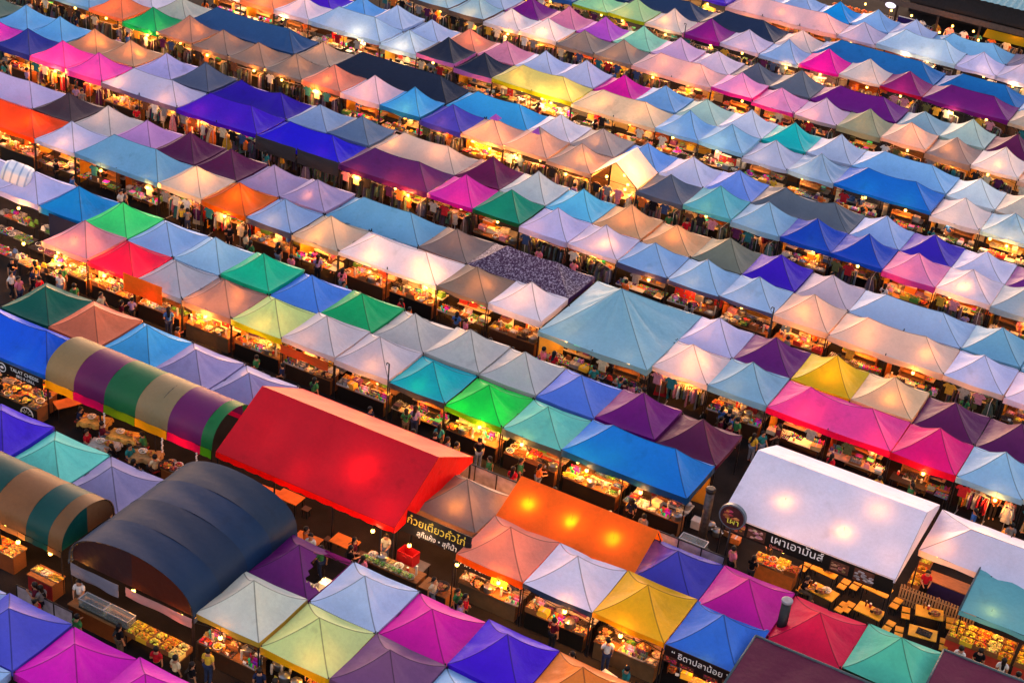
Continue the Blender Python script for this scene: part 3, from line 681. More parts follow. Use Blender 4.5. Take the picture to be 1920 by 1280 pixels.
def garment_mb(kind, seed):
    """hangs in the y-z plane, shoulders at z=0"""
    rng = random.Random(seed); m = MB(); L = {'shirt': .68, 'dress': 1.02, 'trousers': .95, 'jacket': .78}[kind]
    def wid(t):
        if kind == 'trousers': return .17 + .02 * t
        if kind == 'dress': return .2 - .05 * math.sin(min(1, t * 2.2) * math.pi) + .14 * t
        return .21 + .015 * t
    N = 8; K = 12; ph = rng.uniform(0, 6)
    rings = []
    for j in range(N + 1):
        t = j / N; w = wid(t) * (0.28 + .72 * min(1, t * 7)) if kind != 'trousers' else wid(t)
        th = .03 + .02 * t
        rings.append([(th * math.sin(a) * (1 + .5 * math.sin(3 * a + ph) * t), w * math.cos(a), -t * L) for a in [2 * math.pi * k / K for k in range(K)]])
    vs = [p for r in rings for p in r]; fs = [(j * K + k, j * K + (k + 1) % K, (j + 1) * K + (k + 1) % K, (j + 1) * K + k) for j in range(N) for k in range(K)]
    m.add(vs, fs, 0, True)
    if kind in ('shirt', 'jacket'):
        l = .25 if kind == 'shirt' else .55
        for s in (-1, 1): m.tube((0, s * .17, -.06), (0, s * (.24 if kind == 'shirt' else .27), -.06 - l), .055, 8, 0, .05)
    return m
def hanger_mb():
    m = MB(); m.path([(0, -.19, -.03), (0, 0, .03), (0, .19, -.03)], .008, 4); m.tube((0, 0, .03), (0, 0, .1), .005, 4); return m
for i, k in enumerate(('shirt', 'dress', 'trousers', 'jacket')):
    kit(f'garment{i}', 'hanging_garment', ('garment', garment_mb(k, 80 + i), M_CLOTH), ('hanger', hanger_mb(), M_WHITEM))
def tee_mb():
    m = MB(); pts = [(-.13, 0), (-.2, -.03), (-.36, -.2), (-.27, -.28), (-.19, -.19), (-.2, -.62), (.2, -.62), (.19, -.19), (.27, -.28), (.36, -.2), (.2, -.03), (.13, 0), (.05, -.06), (-.05, -.06)]
    n = len(pts); f = [(x, -.025, z) for x, z in pts]; b = [(x, .025, z) for x, z in pts]
    m.add(f + b, [tuple(range(n)), tuple(range(2 * n - 1, n - 1, -1))] + [(i, n + i, n + (i + 1) % n, (i + 1) % n) for i in range(n)])
    return m
kit('tee', 'display_shirt', ('shirt', tee_mb(), M_CLOTH), ('hanger', MB().path([(-.17, 0, -.02), (0, 0, .05), (.17, 0, -.02)], .008, 4).tube((0, 0, .05), (0, 0, .12), .005, 4), M_WHITEM))
mq = MB().lathe([(.12, .78), (.17, .85), (.13, 1.05), (.17, 1.25), (.15, 1.38), (.05, 1.43), (.045, 1.5)], 14)
mq.v = [(x, y * .65, z) for x, y, z in mq.v]
kit('mannequin', 'mannequin', ('torso', mq, M_CLOTH), ('stand', MB().tube((0, 0, .02), (0, 0, .8), .015).lathe([(.17, 0), (.17, .025)], 14), M_WHITEM), ('neck_cap', MB().lathe([(.05, 1.5), (.05, 1.53), (.02, 1.55)], 10), M_WOOD, 0))
def shelf_kit(w=1.3):
    ps = []
    for x in (-w / 2, w / 2): ps.append(('side_panel', MB().box((x, 0, .65), (.03, .34, 1.3)), M_WOOD))
    for z in (.12, .45, .78, 1.11): ps.append(('shelf', MB().box((0, 0, z), (w - .03, .33, .025)), M_WOOD))
    ps.append(('back_panel', MB().box((0, .165, .65), (w - .03, .015, 1.28)), M_TINT))
    kit('shelf', 'shelf_unit', *ps)
shelf_kit()
def sheet_mb(w, h, seed, fold=.03, t=.012):
    ph = random.Random(seed).uniform(0, 6)
    m = MB(); f = lambda u, v: ((u - .5) * w, fold * math.sin(u * w * 5 + ph) * (1 - v * .5) + .012 * math.sin(v * 9 + u * 5), v * h)
    g = lambda u, v: (lambda p: (p[0], p[1] + t, p[2]))(f(u, v))
    n = max(10, int(w * 8)); m.grid(f, n, 5); m.grid(g, n, 5)
    return m
for i, (w, h) in enumerate(((2.95, 1.85), (1.4, 1.8), (2.0, 1.2), (6.0, 0.95))):
    kit(f'sheet{i}', 'hanging_sheet', ('hanging_sheet', sheet_mb(w, h, 90 + i), M_SHEET))
# lamps
kit('lamp', 'hanging_lamp', ('cord', MB().tube((0, 0, .12), (0, 0, .5), .006, 4), M_BLACK), ('socket', MB().lathe([(.03, .06), (.035, .08), (.03, .13)], 10), M_FRAME), ('bulb', MB().ball((0, 0, 0), .082, 0, (1, 1, 1.1), 2), M_BULB, 1))
kit('tubelamp', 'tube_lamp', ('housing', MB().box((0, 0, .04), (.9, .06, .04)), M_ENAMEL), ('tube', MB().tube((-.43, 0, 0), (.43, 0, 0), .022, 8), M_TUBE))
kit('glasscase', 'display_case', ('base', MB().box((0, 0, .05), (1.2, .5, .1)), M_TINT), ('glass', MB().box((0, 0, .27), (1.18, .48, .34)), M_GLASS), ('food', up(heap(60, 1.05, .36, .08, .05, 'box', 101), .1), M_GOODS), ('rim', MB().box((0, -.24, .44), (1.2, .03, .03)).box((0, .24, .44), (1.2, .03, .03)).box((-.59, 0, .44), (.03, .45, .03)).box((.59, 0, .44), (.03, .45, .03)), M_WHITEM))
# ------------------------------------------------------------------ people
def skin_mesh(name, pts, edges, mat, levels=1, extra=None):
    """pts: {key: (x, y, z, radius)}; one continuous skinned surface rooted at the first key"""
    keys = list(pts); idx = {k: i for i, k in enumerate(keys)}
    me = bpy.data.meshes.new(name); me.from_pydata([pts[k][:3] for k in keys], [(idx[a], idx[b]) for a, b in edges], []); me.update()
    o = bpy.data.objects.new(name, me); link(o)
    md = o.modifiers.new('s', 'SKIN'); md.use_smooth_shade = True; md.branch_smoothing = 0.3
    for i, k in enumerate(keys):
        r = pts[k][3]; v = me.skin_vertices[0].data[i]; v.radius = (r, r) if not isinstance(r, tuple) else r; v.use_root = (i == 0)
    sd = o.modifiers.new('d', 'SUBSURF'); sd.levels = levels; sd.render_levels = levels
    bpy.context.view_layer.update()
    dg = bpy.context.evaluated_depsgraph_get()
    out = bpy.data.meshes.new_from_object(o.evaluated_get(dg), depsgraph=dg); out.name = name
    out.materials.clear(); out.materials.append(mat)
    for p in out.polygons: p.use_smooth = True
    bpy.data.objects.remove(o); bpy.data.meshes.remove(me)
    return out
def pose(kind):
    """joints of a 1.66 m figure facing -Y"""
    J = dict(pel=(0, 0, .92), waist=(0, 0, 1.06), chest=(0, 0, 1.25), neckb=(0, .005, 1.37), neck=(0, 0, 1.42), jaw=(0, -.02, 1.475), head=(0, -.005, 1.55), crown=(0, .01, 1.63),
             hipL=(-.085, 0, .88), kneL=(-.09, -.02, .48), ankL=(-.09, .03, .08), toeL=(-.1, -.1, .035), hipR=(.085, 0, .88), kneR=(.09, -.02, .48), ankR=(.09, .03, .08), toeR=(.1, -.1, .035),
             shL=(-.165, 0, 1.33), elL=(-.21, .03, 1.07), wrL=(-.21, -.05, .84), shR=(.165, 0, 1.33), elR=(.21, .03, 1.07), wrR=(.21, -.05, .84))
    if kind == 'reach': J.update(elL=(-.2, -.1, 1.1), wrL=(-.12, -.32, 1.05), elR=(.2, -.1, 1.1), wrR=(.12, -.34, 1.08), head=(0, -.05, 1.54), jaw=(0, -.065, 1.465), crown=(0, -.05, 1.625))
    if kind == 'walk': J.update(kneL=(-.09, -.16, .5), ankL=(-.09, -.12, .1), toeL=(-.09, -.25, .06), kneR=(.09, .06, .48), ankR=(.09, .28, .13), toeR=(.09, .18, .04), elL=(-.21, .14, 1.09), wrL=(-.2, .12, .86), elR=(.21, -.04, 1.08), wrR=(.19, -.22, .92))
    if kind == 'phone': J.update(elR=(.22, -.06, 1.08), wrR=(.08, -.24, 1.24), head=(0, -.04, 1.54), jaw=(0, -.06, 1.465), crown=(0, -.035, 1.625))
    if kind == 'bag': J.update(elR=(.23, .06, 1.09), wrR=(.2, -.08, 1.0), elL=(-.22, 0, 1.08))
    if kind in ('sit', 'eat'):
        d = -.45
        for k in ('pel', 'waist', 'chest', 'neckb', 'neck', 'jaw', 'head', 'crown', 'shL', 'elL', 'wrL', 'shR', 'elR', 'wrR'): J[k] = (J[k][0], J[k][1], J[k][2] + d + .02)
        J.update(hipL=(-.09, -.02, .47), kneL=(-.12, -.42, .5), ankL=(-.12, -.4, .09), toeL=(-.12, -.53, .035), hipR=(.09, -.02, .47), kneR=(.12, -.42, .5), ankR=(.12, -.4, .09), toeR=(.12, -.53, .035))
        if kind == 'eat':
            for k in ('chest', 'neckb', 'neck', 'jaw', 'head', 'crown', 'shL', 'shR'): J[k] = (J[k][0], J[k][1] - .1 * (J[k][2] - .4) / .6, J[k][2] - .02)
            J.update(elL=(-.22, -.2, .74), wrL=(-.1, -.4, .8), elR=(.22, -.2, .74), wrR=(.08, -.4, .84))
        else: J.update(elL=(-.22, -.06, .68), wrL=(-.12, -.28, .6), elR=(.22, -.06, .68), wrR=(.12, -.28, .6))
    return J
PEOPLE = {}
def make_person(kind):
    J = pose(kind); P = {}
    rad = dict(pel=.125, waist=.115, chest=.135, neckb=.075, neck=.055, jaw=.07, head=.098, crown=.07, hipL=.088, kneL=.058, ankL=.04, toeL=.035, hipR=.088, kneR=.058, ankR=.04, toeR=.035, shL=.062, elL=.042, wrL=.03, shR=.062, elR=.042, wrR=.03)
    for k in J: P[k] = (*J[k], rad[k])
    E = [('pel', 'waist'), ('waist', 'chest'), ('chest', 'neckb'), ('neckb', 'neck'), ('neck', 'jaw'), ('jaw', 'head'), ('head', 'crown')]
    for s in 'LR': E += [('pel', 'hip' + s), ('hip' + s, 'kne' + s), ('kne' + s, 'ank' + s), ('ank' + s, 'toe' + s), ('neckb', 'sh' + s), ('sh' + s, 'el' + s), ('el' + s, 'wr' + s)]
    # nose and ears, five fingers a hand
    hx, hy, hz = J['head']
    P['nose'] = (hx, hy - .118, hz - .015, .014); E.append(('head', 'nose'))
    for s, q in (('L', -1), ('R', 1)):
        P['ear' + s] = (hx + q * .105, hy + .01, hz - .01, .018); E.append(('head', 'ear' + s))
        w = Vector(J['wr' + s]); e = Vector(J['el' + s]); d = (w - e).normalized(); side = d.cross(Vector((q, 0, 0)))
        if side.length < .1: side = Vector((0, -1, 0))
        side.normalize(); palm = w + d * .07
        P['palm' + s] = (*palm, .034); E.append(('wr' + s, 'palm' + s))
        for f in range(4):
            off = side * (.03 - .02 * f); l = (.06, .075, .07, .055)[f]
            a = palm + d * .035 + off; b = a + d * l * .6 + Vector((-q * .012, 0, 0)); 
            P[f'f{f}a{s}'] = (*a, .0105); P[f'f{f}b{s}'] = (*b, .0085); E += [('palm' + s, f'f{f}a{s}'), (f'f{f}a{s}', f'f{f}b{s}')]
        a = w + d * .045 + side * .045; b = a + d * .035 + side * .015
        P['tha' + s] = (*a, .012); P['thb' + s] = (*b, .0095); E += [('palm' + s, 'tha' + s), ('tha' + s, 'thb' + s)]
    body = skin_mesh('body', P, E, M_SKIN)
    # eyes and mouth in the face
    ex = MB()
    for q in (-1, 1): ex.ball((hx + q * .036, hy - .093, hz + .005), .012, 0, (1.2, .5, .7), 0)
    ex.box((hx, hy - .088, hz - .052), (.045, .02, .01))
    eyes = ex.mesh('face_features', M_EYE)
    S = {k: (*J[k], rad[k] + .018) for k in ('chest', 'waist', 'pel')}
    for s in 'LR': S['sh' + s] = (*J['sh' + s], .082); m = Vector(J['sh' + s]).lerp(Vector(J['el' + s]), .75); S['cu' + s] = (*m, .068)
    S['neckb'] = (*J['neckb'], .085)
    shirt = skin_mesh('shirt', S, [('chest', 'waist'), ('waist', 'pel'), ('chest', 'neckb'), ('neckb', 'shL'), ('shL', 'cuL'), ('neckb', 'shR'), ('shR', 'cuR')], M_CLOTH)
    T = {'pel': (*J['pel'], .138)}; TE = []
    for s in 'LR':
        T['hip' + s] = (*J['hip' + s], .104); T['kne' + s] = (*J['kne' + s], .076); T['ank' + s] = (*J['ank' + s], .058)
        TE += [('pel', 'hip' + s), ('hip' + s, 'kne' + s), ('kne' + s, 'ank' + s)]
    trou = skin_mesh('trousers', T, TE, M_CLOTH)
    hairs = []
    for long in (0, 1):
        h = MB(); h.ball((hx, hy + .018, hz + .03), .118, 0, (.98, 1.02, 1.0), 2, .03, random.Random(5))
        if long:
            h.ball((hx, hy + .085, hz - .08), .085, 0, (1.05, .6, 1.5), 2, .05, random.Random(6)); h.ball((hx, hy + .09, hz - .2), .07, 0, (1, .5, 1.4), 2, .05, random.Random(7))
        # keep the face free
        h.v = [(x, max(y, hy - .075 + max(0, (hz + .05 - z)) * 1.1), z) for x, y, z in h.v]
        hairs.append(h.mesh('hair', M_HAIR))
    PEOPLE[kind] = (body, eyes, shirt, trou, hairs)
for k in ('stand', 'reach', 'walk', 'phone', 'bag', 'sit', 'eat'): make_person(k)
SHIRTS = [('black', '#15141a'), ('white', '#d8d4d0'), ('red', '#b81c2c'), ('pink', '#d87890'), ('navy', '#1e2644'), ('grey', '#7a7678'), ('yellow', '#d8b23c'), ('teal', '#2a7c80'), ('cream', '#d8c8a4'), ('maroon', '#5a1a2a'), ('blue', '#3c64a8'), ('green', '#3c7a48'), ('orange', '#cc6428'), ('lilac', '#9a86b8')]
POSEW = {'stand': 'standing', 'reach': 'reaching forward', 'walk': 'walking', 'phone': 'looking at a phone', 'bag': 'standing', 'sit': 'sitting', 'eat': 'leaning over a table'}
USED = set()
def uniq(label):
    return label not in USED and not USED.add(label)
NP = 0
def person(x, y, rz, kind, where, z=0.0, shirt=None, hair=None, sc=None, trousers=None, group='people among the stalls'):
    """rz 0 faces the camera side (-Y), pi faces the stall fronts"""
    global NP
    if NP >= 297: return
    if pix(x, y, 1.4 + z)[0] < -40 or pix(x, y, 1.4 + z)[0] > 1960 or pix(x, y, 1.5 + z)[1] > 1300 or pix(x, y, 1.5 + z)[1] < -20: return
    rng = random.Random(int(x * 131 + y * 977)); NP += 1
    opts = [s for s in SHIRTS if not shirt or s[0] == shirt]
    rng.shuffle(opts)
    long = rng.random() < .45 if hair is None else hair == 'long'
    cand = []
    for s in opts + SHIRTS:
        cand.append((s, long)); cand.append((s, not long))
    for s, lg in cand:
        lab = f"person with {'long' if lg else 'short'} hair in {s[0]} top {POSEW[kind]} {where}"
        if len(lab.split()) > 16: lab = f"person with {'long' if lg else 'short'} hair in {s[0]} top {where}"
        if len(lab.split()) > 16: lab = f"person in {s[0]} top {where}"
        lab = ' '.join(lab.split()[:16])
        if uniq(lab): break
    o = thing('person', lab, 'person', (x, y, z), rz, group)
    k = sc or rng.uniform(.94, 1.06); o.scale = (k, k, k)
    body, eyes, shirt_m, trou, hairs = PEOPLE[kind]
    b = part('body', body, o)
    if y < 4: part('face_features', eyes, b)
    part('shirt', shirt_m, o, s[1])
    if y < 12: part('trousers', trou, o, trousers or rng.choice(('#1c1c24', '#2c3450', '#3a3434', '#5a4c40', '#15151a', '#6a7488')))
    part('hair', hairs[1 if lg else 0], o, rng.choice(('#0c0a0c', '#120d0c', '#1c120e', '#0e0b10')))
    return o
# ------------------------------------------------------------------ what stands under the front canopies
GC = [('orange', '#d8762c'), ('yellow', '#e0b838'), ('red', '#b8322a'), ('green', '#5a8a3a'), ('brown', '#7a4a2a'), ('white', '#d8d0c0'), ('pink', '#d88a90'), ('purple', '#6a3a6a'), ('tan', '#c09a64'), ('dark', '#3a2c28'), ('golden', '#d89a3c'), ('cream', '#dcc8a0'), ('blue', '#4a6a9a'), ('grey', '#8a8684')]
NOUN = {'packets': ('packet row', 'packets'), 'card': ('blank price card', 'card'), 'tray': ('food tray', 'tray'), 'crate': ('fruit crate', 'crate'), 'bowl': ('food bowl', 'bowl'), 'carton': ('carton', 'box'), 'jar': ('jar', 'jar'), 'bottle': ('bottle', 'bottle'), 'cupstack': ('tall cup stack', 'cups'), 'pot': ('cooking pot', 'pot'), 'wok': ('frying pan', 'pan'), 'stack': ('clothes stack', 'clothes'), 'merch': ('merchandise tray', 'tray'), 'books': ('book box', 'books'), 'bag': ('handbag', 'bag'), 'shoes': ('shoe pair', 'shoes'), 'cooler': ('cooler box', 'cooler'), 'board': ('menu board', 'board'), 'rack': ('clothes rack', 'rack'), 'garment': ('garment', 'garment'), 'tee': ('display shirt', 'shirt'), 'mannequin': ('mannequin', 'mannequin'), 'counter': ('counter', 'counter'), 'table': ('trestle table', 'table'), 'shelf': ('shelf unit', 'shelf'), 'sheet': ('hanging sheet', 'sheet'), 'lamp': ('lamp bulb', 'lamp'), 'tubelamp': ('tube lamp', 'lamp'), 'glasscase': ('glass display case', 'display case')}
GROUP = {'packets': 'rows of packets on the stalls', 'card': 'price cards', 'tray': 'trays of food on the stalls', 'crate': 'crates of fruit on the stalls', 'bowl': 'bowls of food on the stalls', 'carton': 'cartons in the stalls', 'jar': 'jars on the stalls', 'bottle': 'bottles on the stalls', 'cupstack': 'stacked cups', 'pot': 'cooking pots', 'wok': 'frying pans', 'stack': 'folded clothes on the stalls', 'merch': 'trays of small merchandise', 'books': 'boxes of books', 'bag': 'handbags for sale', 'shoes': 'shoes for sale', 'cooler': 'cooler boxes', 'board': 'menu boards', 'rack': 'clothes racks', 'garment': 'garments on the racks', 'tee': 'shirts on display', 'mannequin': 'mannequins', 'counter': 'stall counters', 'table': 'stall tables', 'shelf': 'shelf units', 'sheet': 'sheets hung in the stalls', 'lamp': 'lamps hung in the stalls', 'tubelamp': 'tube lamps', 'glasscase': 'display cases'}
COUNT = {}
LIMIT = {'garment': 285, 'jar': 240, 'bottle': 200, 'tray': 280, 'merch': 280, 'stack': 280, 'carton': 260, 'bag': 230, 'bowl': 240, 'crate': 240}
STUFF = []      # garments past the three hundred nearest: (kit key, location, turn, colour)
def seen(x, y, z):
    px, py = pix(x, y, z); return -25 < px < 1945 and -15 < py < 1295
def base_kind(key): return key.rstrip('0123456789.')
def put(key, x, y, z, rz=0.0, color=None, where='', colors=None, rng=R, word=None):
    """one ware on a stall; picks a colour that makes its label its own"""
    k = base_kind(key)
    if not seen(x, y, z): return None
    noun, cat = NOUN[k]
    opts = [color] if color else rng.sample(colors or GC, len(colors or GC))
    x += 0.0
    lab = None
    for c in opts:
        for q in ('', 'left ', 'right ', 'middle ', 'far left ', 'far right ', 'rear ', 'front '):
            t = f"{q}{(word or c[0])} {noun} {where}"
            if uniq(t): lab = t; break
        if lab: break
    if lab is None:
        c = opts[0]; lab = f"{word or c[0]} {noun} {where}"
    COUNT[k] = COUNT.get(k, 0) + 1
    if COUNT[k] > LIMIT.get(k, 290):
        STUFF.append((key, (x, y, z), rz, c[1]))
        COUNT[k] -= 1
        return None
    w = lab.split()
    if len(w) > 16: lab = ' '.join(w[:16])
    return spawn(key, lab, cat, (x, y, z), rz, c[1], GROUP[k])
LIGHTS = {}
def light_data(w, warm):
    key = (round(w), warm)
    if key not in LIGHTS:
        l = bpy.data.lights.new('bulb_light', 'POINT'); l.energy = w; l.shadow_soft_size = .115
        l.color = (1.0, .34, .045) if warm == 1 else (1.0, .58, .24) if warm == 0 else (1.0, .28, .035)
        LIGHTS[key] = l
    return LIGHTS[key]
def lamp(x, y, z, w, where, warm=1, shade=True):
    if not seen(x, y, z): 
        px, py = pix(x, y, z)
        if not (-150 < px < 2070 and -120 < py < 1400): return
    o = None
    lab = f"glowing bulb {where}"
    n = 2
    for q in ('', 'left ', 'right ', 'middle ', 'front ', 'rear ', 'far left ', 'far right '):
        if uniq(q + lab): lab = q + lab; break
    o = spawn('lamp', ' '.join(lab.split()[:16]), 'lamp', (x, y, z), 0, None, 'lamps hung in the stalls')
    l = bpy.data.objects.new('bulb_light', light_data(w, warm)); l.parent = o; l.location = (0, 0, 0); link(l)
    for ch in ([o] if o.type == 'MESH' else o.children):
        if ch.type == 'MESH': ch.visible_shadow = True
    return o
GARC = [('black', '#17161a'), ('white', '#d6d2cc'), ('dark', '#2a2628'), ('ivory', '#cfc4b0'), ('red', '#a8242c'), ('cream', '#cdbb98'), ('denim', '#34486e'), ('pink', '#c8808e'), ('mustard', '#c49434'), ('olive', '#5c5a38'), ('brown', '#6a4430'), ('grey', '#7c7a7c'), ('teal', '#2c6a70'), ('plum', '#54244c'), ('striped', '#a89c90'), ('orange', '#c86830')]
def rack(x, y, rz, L, where, rng, n=None):
    put(f'rack{L}', x, y, 0, rz, ('pale', '#c0bcb8'), where, rng=rng)
    n = n or int(L * 8.5)
    c, s = math.cos(rz), math.sin(rz)
    for i in range(n):
        u = -L / 2 + L * (i + .5) / n + rng.uniform(-.02, .02)
        put(f'garment{rng.randrange(4)}', x + u * c, y + u * s, 1.33, rz + rng.uniform(-.25, .25), None, 'on the rack ' + where, GARC, rng)
def fill(x, y, D, kind, rng, dens=1.0, vendor=True, warm=1, frontlamp=False, watt=20):
    """one 3 m stall centred on (x, y), its open front towards -Y"""
    W = 'under the ' + D; fy = y - 1.55
    if not (seen(x - 1.5, fy, 1.0) or seen(x + 1.5, fy, 1.0)): return
    if kind == 'food':
        put('counter2.7', x, fy + .42, 0, 0, rng.choice((('wooden', '#3c2416'), ('brown', '#2a1c14'), ('tan', '#5a4630'), ('dark', '#141011'), ('black', '#0e0c0d'))), W, rng=rng)
        for i in range(5):
            for j in range(2):
                if rng.random() < .94 * dens:
                    k = rng.choice(('tray0', 'tray1', 'tray2', 'bowl0', 'bowl1', 'crate0', 'tray0', 'bowl2', 'pot', 'cupstack', 'crate1', 'wok', 'carton0', 'packets', 'packets'))
                    put(k, x - 1.1 + .55 * i + rng.uniform(-.04, .04), fy + .22 + .42 * j, .866, rng.uniform(-.15, .15), None, W, rng=rng)
            if rng.random() < .5: put(rng.choice(('jar', 'bottle', 'cupstack', 'jar')), x - .85 + .55 * i, fy + .42 + rng.uniform(-.1, .1), .866, 0, None, W, rng=rng)
        put('table2.7', x, fy + 1.42, 0, 0, rng.choice((('pale', '#b0a08a'), ('white', '#cfc8bc'), ('brown', '#6a4830'))), W, rng=rng)
        for i in range(5):
            if rng.random() < .9 * dens: put(rng.choice(('carton0', 'carton1', 'tray0', 'crate2', 'pot', 'cooler', 'bowl2', 'board2')), x - 1.1 + .55 * i, fy + 1.38, .78, rng.uniform(-.2, .2), None, W, rng=rng)
        if rng.random() < .5: put('board%d' % rng.randrange(3), x + rng.uniform(-.7, .7), fy + .86, .9, rng.uniform(-.1, .1), rng.choice((('white', '#d8d2c4'), ('black', '#1c181a'), ('red', '#9a2020'), ('yellow', '#d8b040'))), W, rng=rng)
        for i in range(rng.randrange(0, 4)): put(rng.choice(('bottle', 'jar')), x - 1.2 + .1 * i + rng.uniform(0, .05), fy + .7, .866, 0, None, W, rng=rng)
        for i in range(3):
            if rng.random() < .6: put('card', x - .9 + .85 * i + rng.uniform(-.2, .2), fy + .08, .866, rng.uniform(-.2, .2), rng.choice((('white', '#e0dcd4'), ('yellow', '#e0c44c'))), W, rng=rng)
    elif kind == 'clothes':
        t = rng.random()
        if t < .55:
            rack(x - .55, fy + .45, rng.uniform(-.15, .15), 1.3, W, rng); 
            rack(x + 1.0, fy + .85, math.pi / 2 + rng.uniform(-.1, .1), 1.3, W, rng)
        else:
            rack(x - 1.05, fy + .85, math.pi / 2 + rng.uniform(-.3, .3), 1.3, W, rng); rack(x + .35, fy + .6, rng.uniform(-.5, .3), 1.9, W, rng)
        put('table1.9', x - .1, fy + 1.5, 0, 0, ('pale', '#a89a88'), W, rng=rng)
        for i in range(4):
            if rng.random() < dens: put(rng.choice(('stack0', 'stack1', 'bag', 'shoes')), x - .85 + .48 * i, fy + 1.42, .778, rng.uniform(-.2, .2), None, W, GARC, rng)
        for i in range(rng.randrange(1, 4)): put('tee', x - 1.1 + .75 * i, fy + .12, 1.78, 0, None, W, GARC, rng)
        if rng.random() < .4: put('mannequin', x + rng.uniform(.2, .6), fy + .2, 0, rng.uniform(-.4, .4), None, W, GARC, rng)
    elif kind == 'goods':
        put('table2.7', x, fy + .42, 0, 0, rng.choice((('white', '#cfc8bc'), ('dark', '#2a2628'), ('pale', '#a8967c'))), W, rng=rng)
        for i in range(5):
            for j in range(2):
                if rng.random() < .85 * dens:
                    k = rng.choice(('merch0', 'merch1', 'merch0', 'bag', 'books', 'stack0', 'shoes', 'carton1', 'merch1', 'jar', 'packets'))
                    put(k, x - 1.1 + .56 * i, fy + .2 + .44 * j, .78, rng.uniform(-.12, .12), None, W, GC, rng)
        if rng.random() < .6:
            put('shelf', x + rng.uniform(-.5, .5), fy + 1.0, 0, rng.uniform(-.08, .08), ('wooden', '#6a4a30'), W, rng=rng)
        put('table1.9', x, fy + 1.7, 0, 0, ('pale', '#9a8c7c'), W, rng=rng)
        for i in range(3):
            if rng.random() < dens: put(rng.choice(('bag', 'stack1', 'carton0', 'merch1')), x - .7 + .6 * i, fy + 1.62, .778, rng.uniform(-.2, .2), None, W, GC, rng)
        if rng.random() < .4: put('tee', x + rng.uniform(-1, 1), fy + .1, 1.78, 0, None, W, GARC, rng)
    if rng.random() < .75:
        put('sheet0', x, y + 1.42, .12, 0, rng.choice((('white', '#c8c0b4'), ('yellow', '#c89a3c'), ('grey', '#6a6468'), ('orange', '#b8642c'), ('brown', '#5a4438'), ('cream', '#cdb88c'))), W, rng=rng)
    if rng.random() < .4 and kind != 'clothes':
        put('sheet1', x - 1.46, y - .1, .2, math.pi / 2, rng.choice((('yellow', '#d8a83c'), ('white', '#d0c8ba'), ('orange', '#c8742c'))), W, rng=rng)  # yellow and orange sheets have lamplight on the side cloth painted in
    if vendor and rng.random() < .45: person(x + rng.uniform(-.9, .9), fy + .98, rng.uniform(-.4, .4), rng.choice(('reach', 'phone', 'stand')), W)
    for _ in range(rng.choice((0, 0, 1, 1, 2) if y < 6 else (0, 0, 1, 1))): person(x + rng.uniform(-1.2, 1.2), fy - rng.uniform(.35, .9), math.pi + rng.uniform(-.7, .7), rng.choice(('reach', 'stand', 'bag', 'phone')), 'before the ' + D)
    if rng.random() < .25: person(x + rng.uniform(-1.2, 1.2), fy - rng.uniform(1.0, 1.5), rng.choice((1.57, -1.57)) + rng.uniform(-.5, .5), rng.choice(('walk', 'bag', 'phone')), 'passing the ' + D)
    if frontlamp:
        lamp(x + rng.uniform(-.7, .9), fy - .05, 1.72, watt, W, warm)
        if watt > 60 * LW: lamp(x - .9, fy + .5, 1.6, watt * .7, W, warm); lamp(x + .7, fy + .9, 1.6, watt * .6, W, warm)
    else: lamp(x + rng.uniform(-.8, .8), y - .85, 1.62, watt * .8, W, warm)
KIND = {'QF': 'goods', 'AF': 'clothes', 'BF': 'clothes', 'CF': 'goods', 'DF': 'clothes', 'EF': 'clothes', 'GF': 'goods', 'HF': 'food', 'JF': 'food', 'KF': 'food', 'LF': 'food'}
MIX = {'QF': .3, 'AF': .35, 'BF': .35, 'CF': .4, 'DF': .35, 'EF': .3, 'GF': .35, 'HF': .1, 'JF': 0, 'KF': 0, 'LF': 0}
FRONTLAMP = {'EF': (21, 13, 12, 7, 2), 'GF': (20, 17, 16, 14, 1, 0), 'HF': (15, 14, 13, 12, 7, 6, 5, 4), 'DF': (19, 18, 17, 16, 12, 11, 10, 21), 'BF': (11, 15), 'AF': (12, 5, 9), 'CF': (12, 2, 19), 'JF': (5, 4, 3, 2), 'QF': (7, 4), 'KF': (7,)}
OVERRIDE = {**{('HF', q): 'food' for q in range(4, 16) if q != 8}, ('GF', 11): 'food', ('GF', 10): 'food', ('GF', 9): 'goods', ('GF', 8): 'food', ('GF', 20): 'food', ('GF', 19): 'food', ('GF', 18): 'goods', ('GF', 17): 'goods', ('GF', 16): 'goods', ('GF', 5): 'clothes', ('GF', 4): 'food', ('GF', 3): 'goods', ('GF', 2): 'goods', ('GF', 1): 'goods', ('GF', 0): 'clothes', ('GF', -1): 'clothes', ('EF', 7): 'goods', ('EF', 6): 'food', ('EF', 5): 'food', ('EF', 4): 'food', ('EF', 3): 'goods', ('EF', 2): 'goods', ('EF', 1): 'clothes', ('EF', 9): 'clothes', ('EF', 8): 'clothes', ('GF', 15): 'clothes', ('GF', 14): 'clothes', ('CF', 13): 'food', ('CF', 12): 'food', ('DF', 15): 'goods', ('HF', 8): 'goods'}
COOL = {'CF', 'AF', 'QF'}
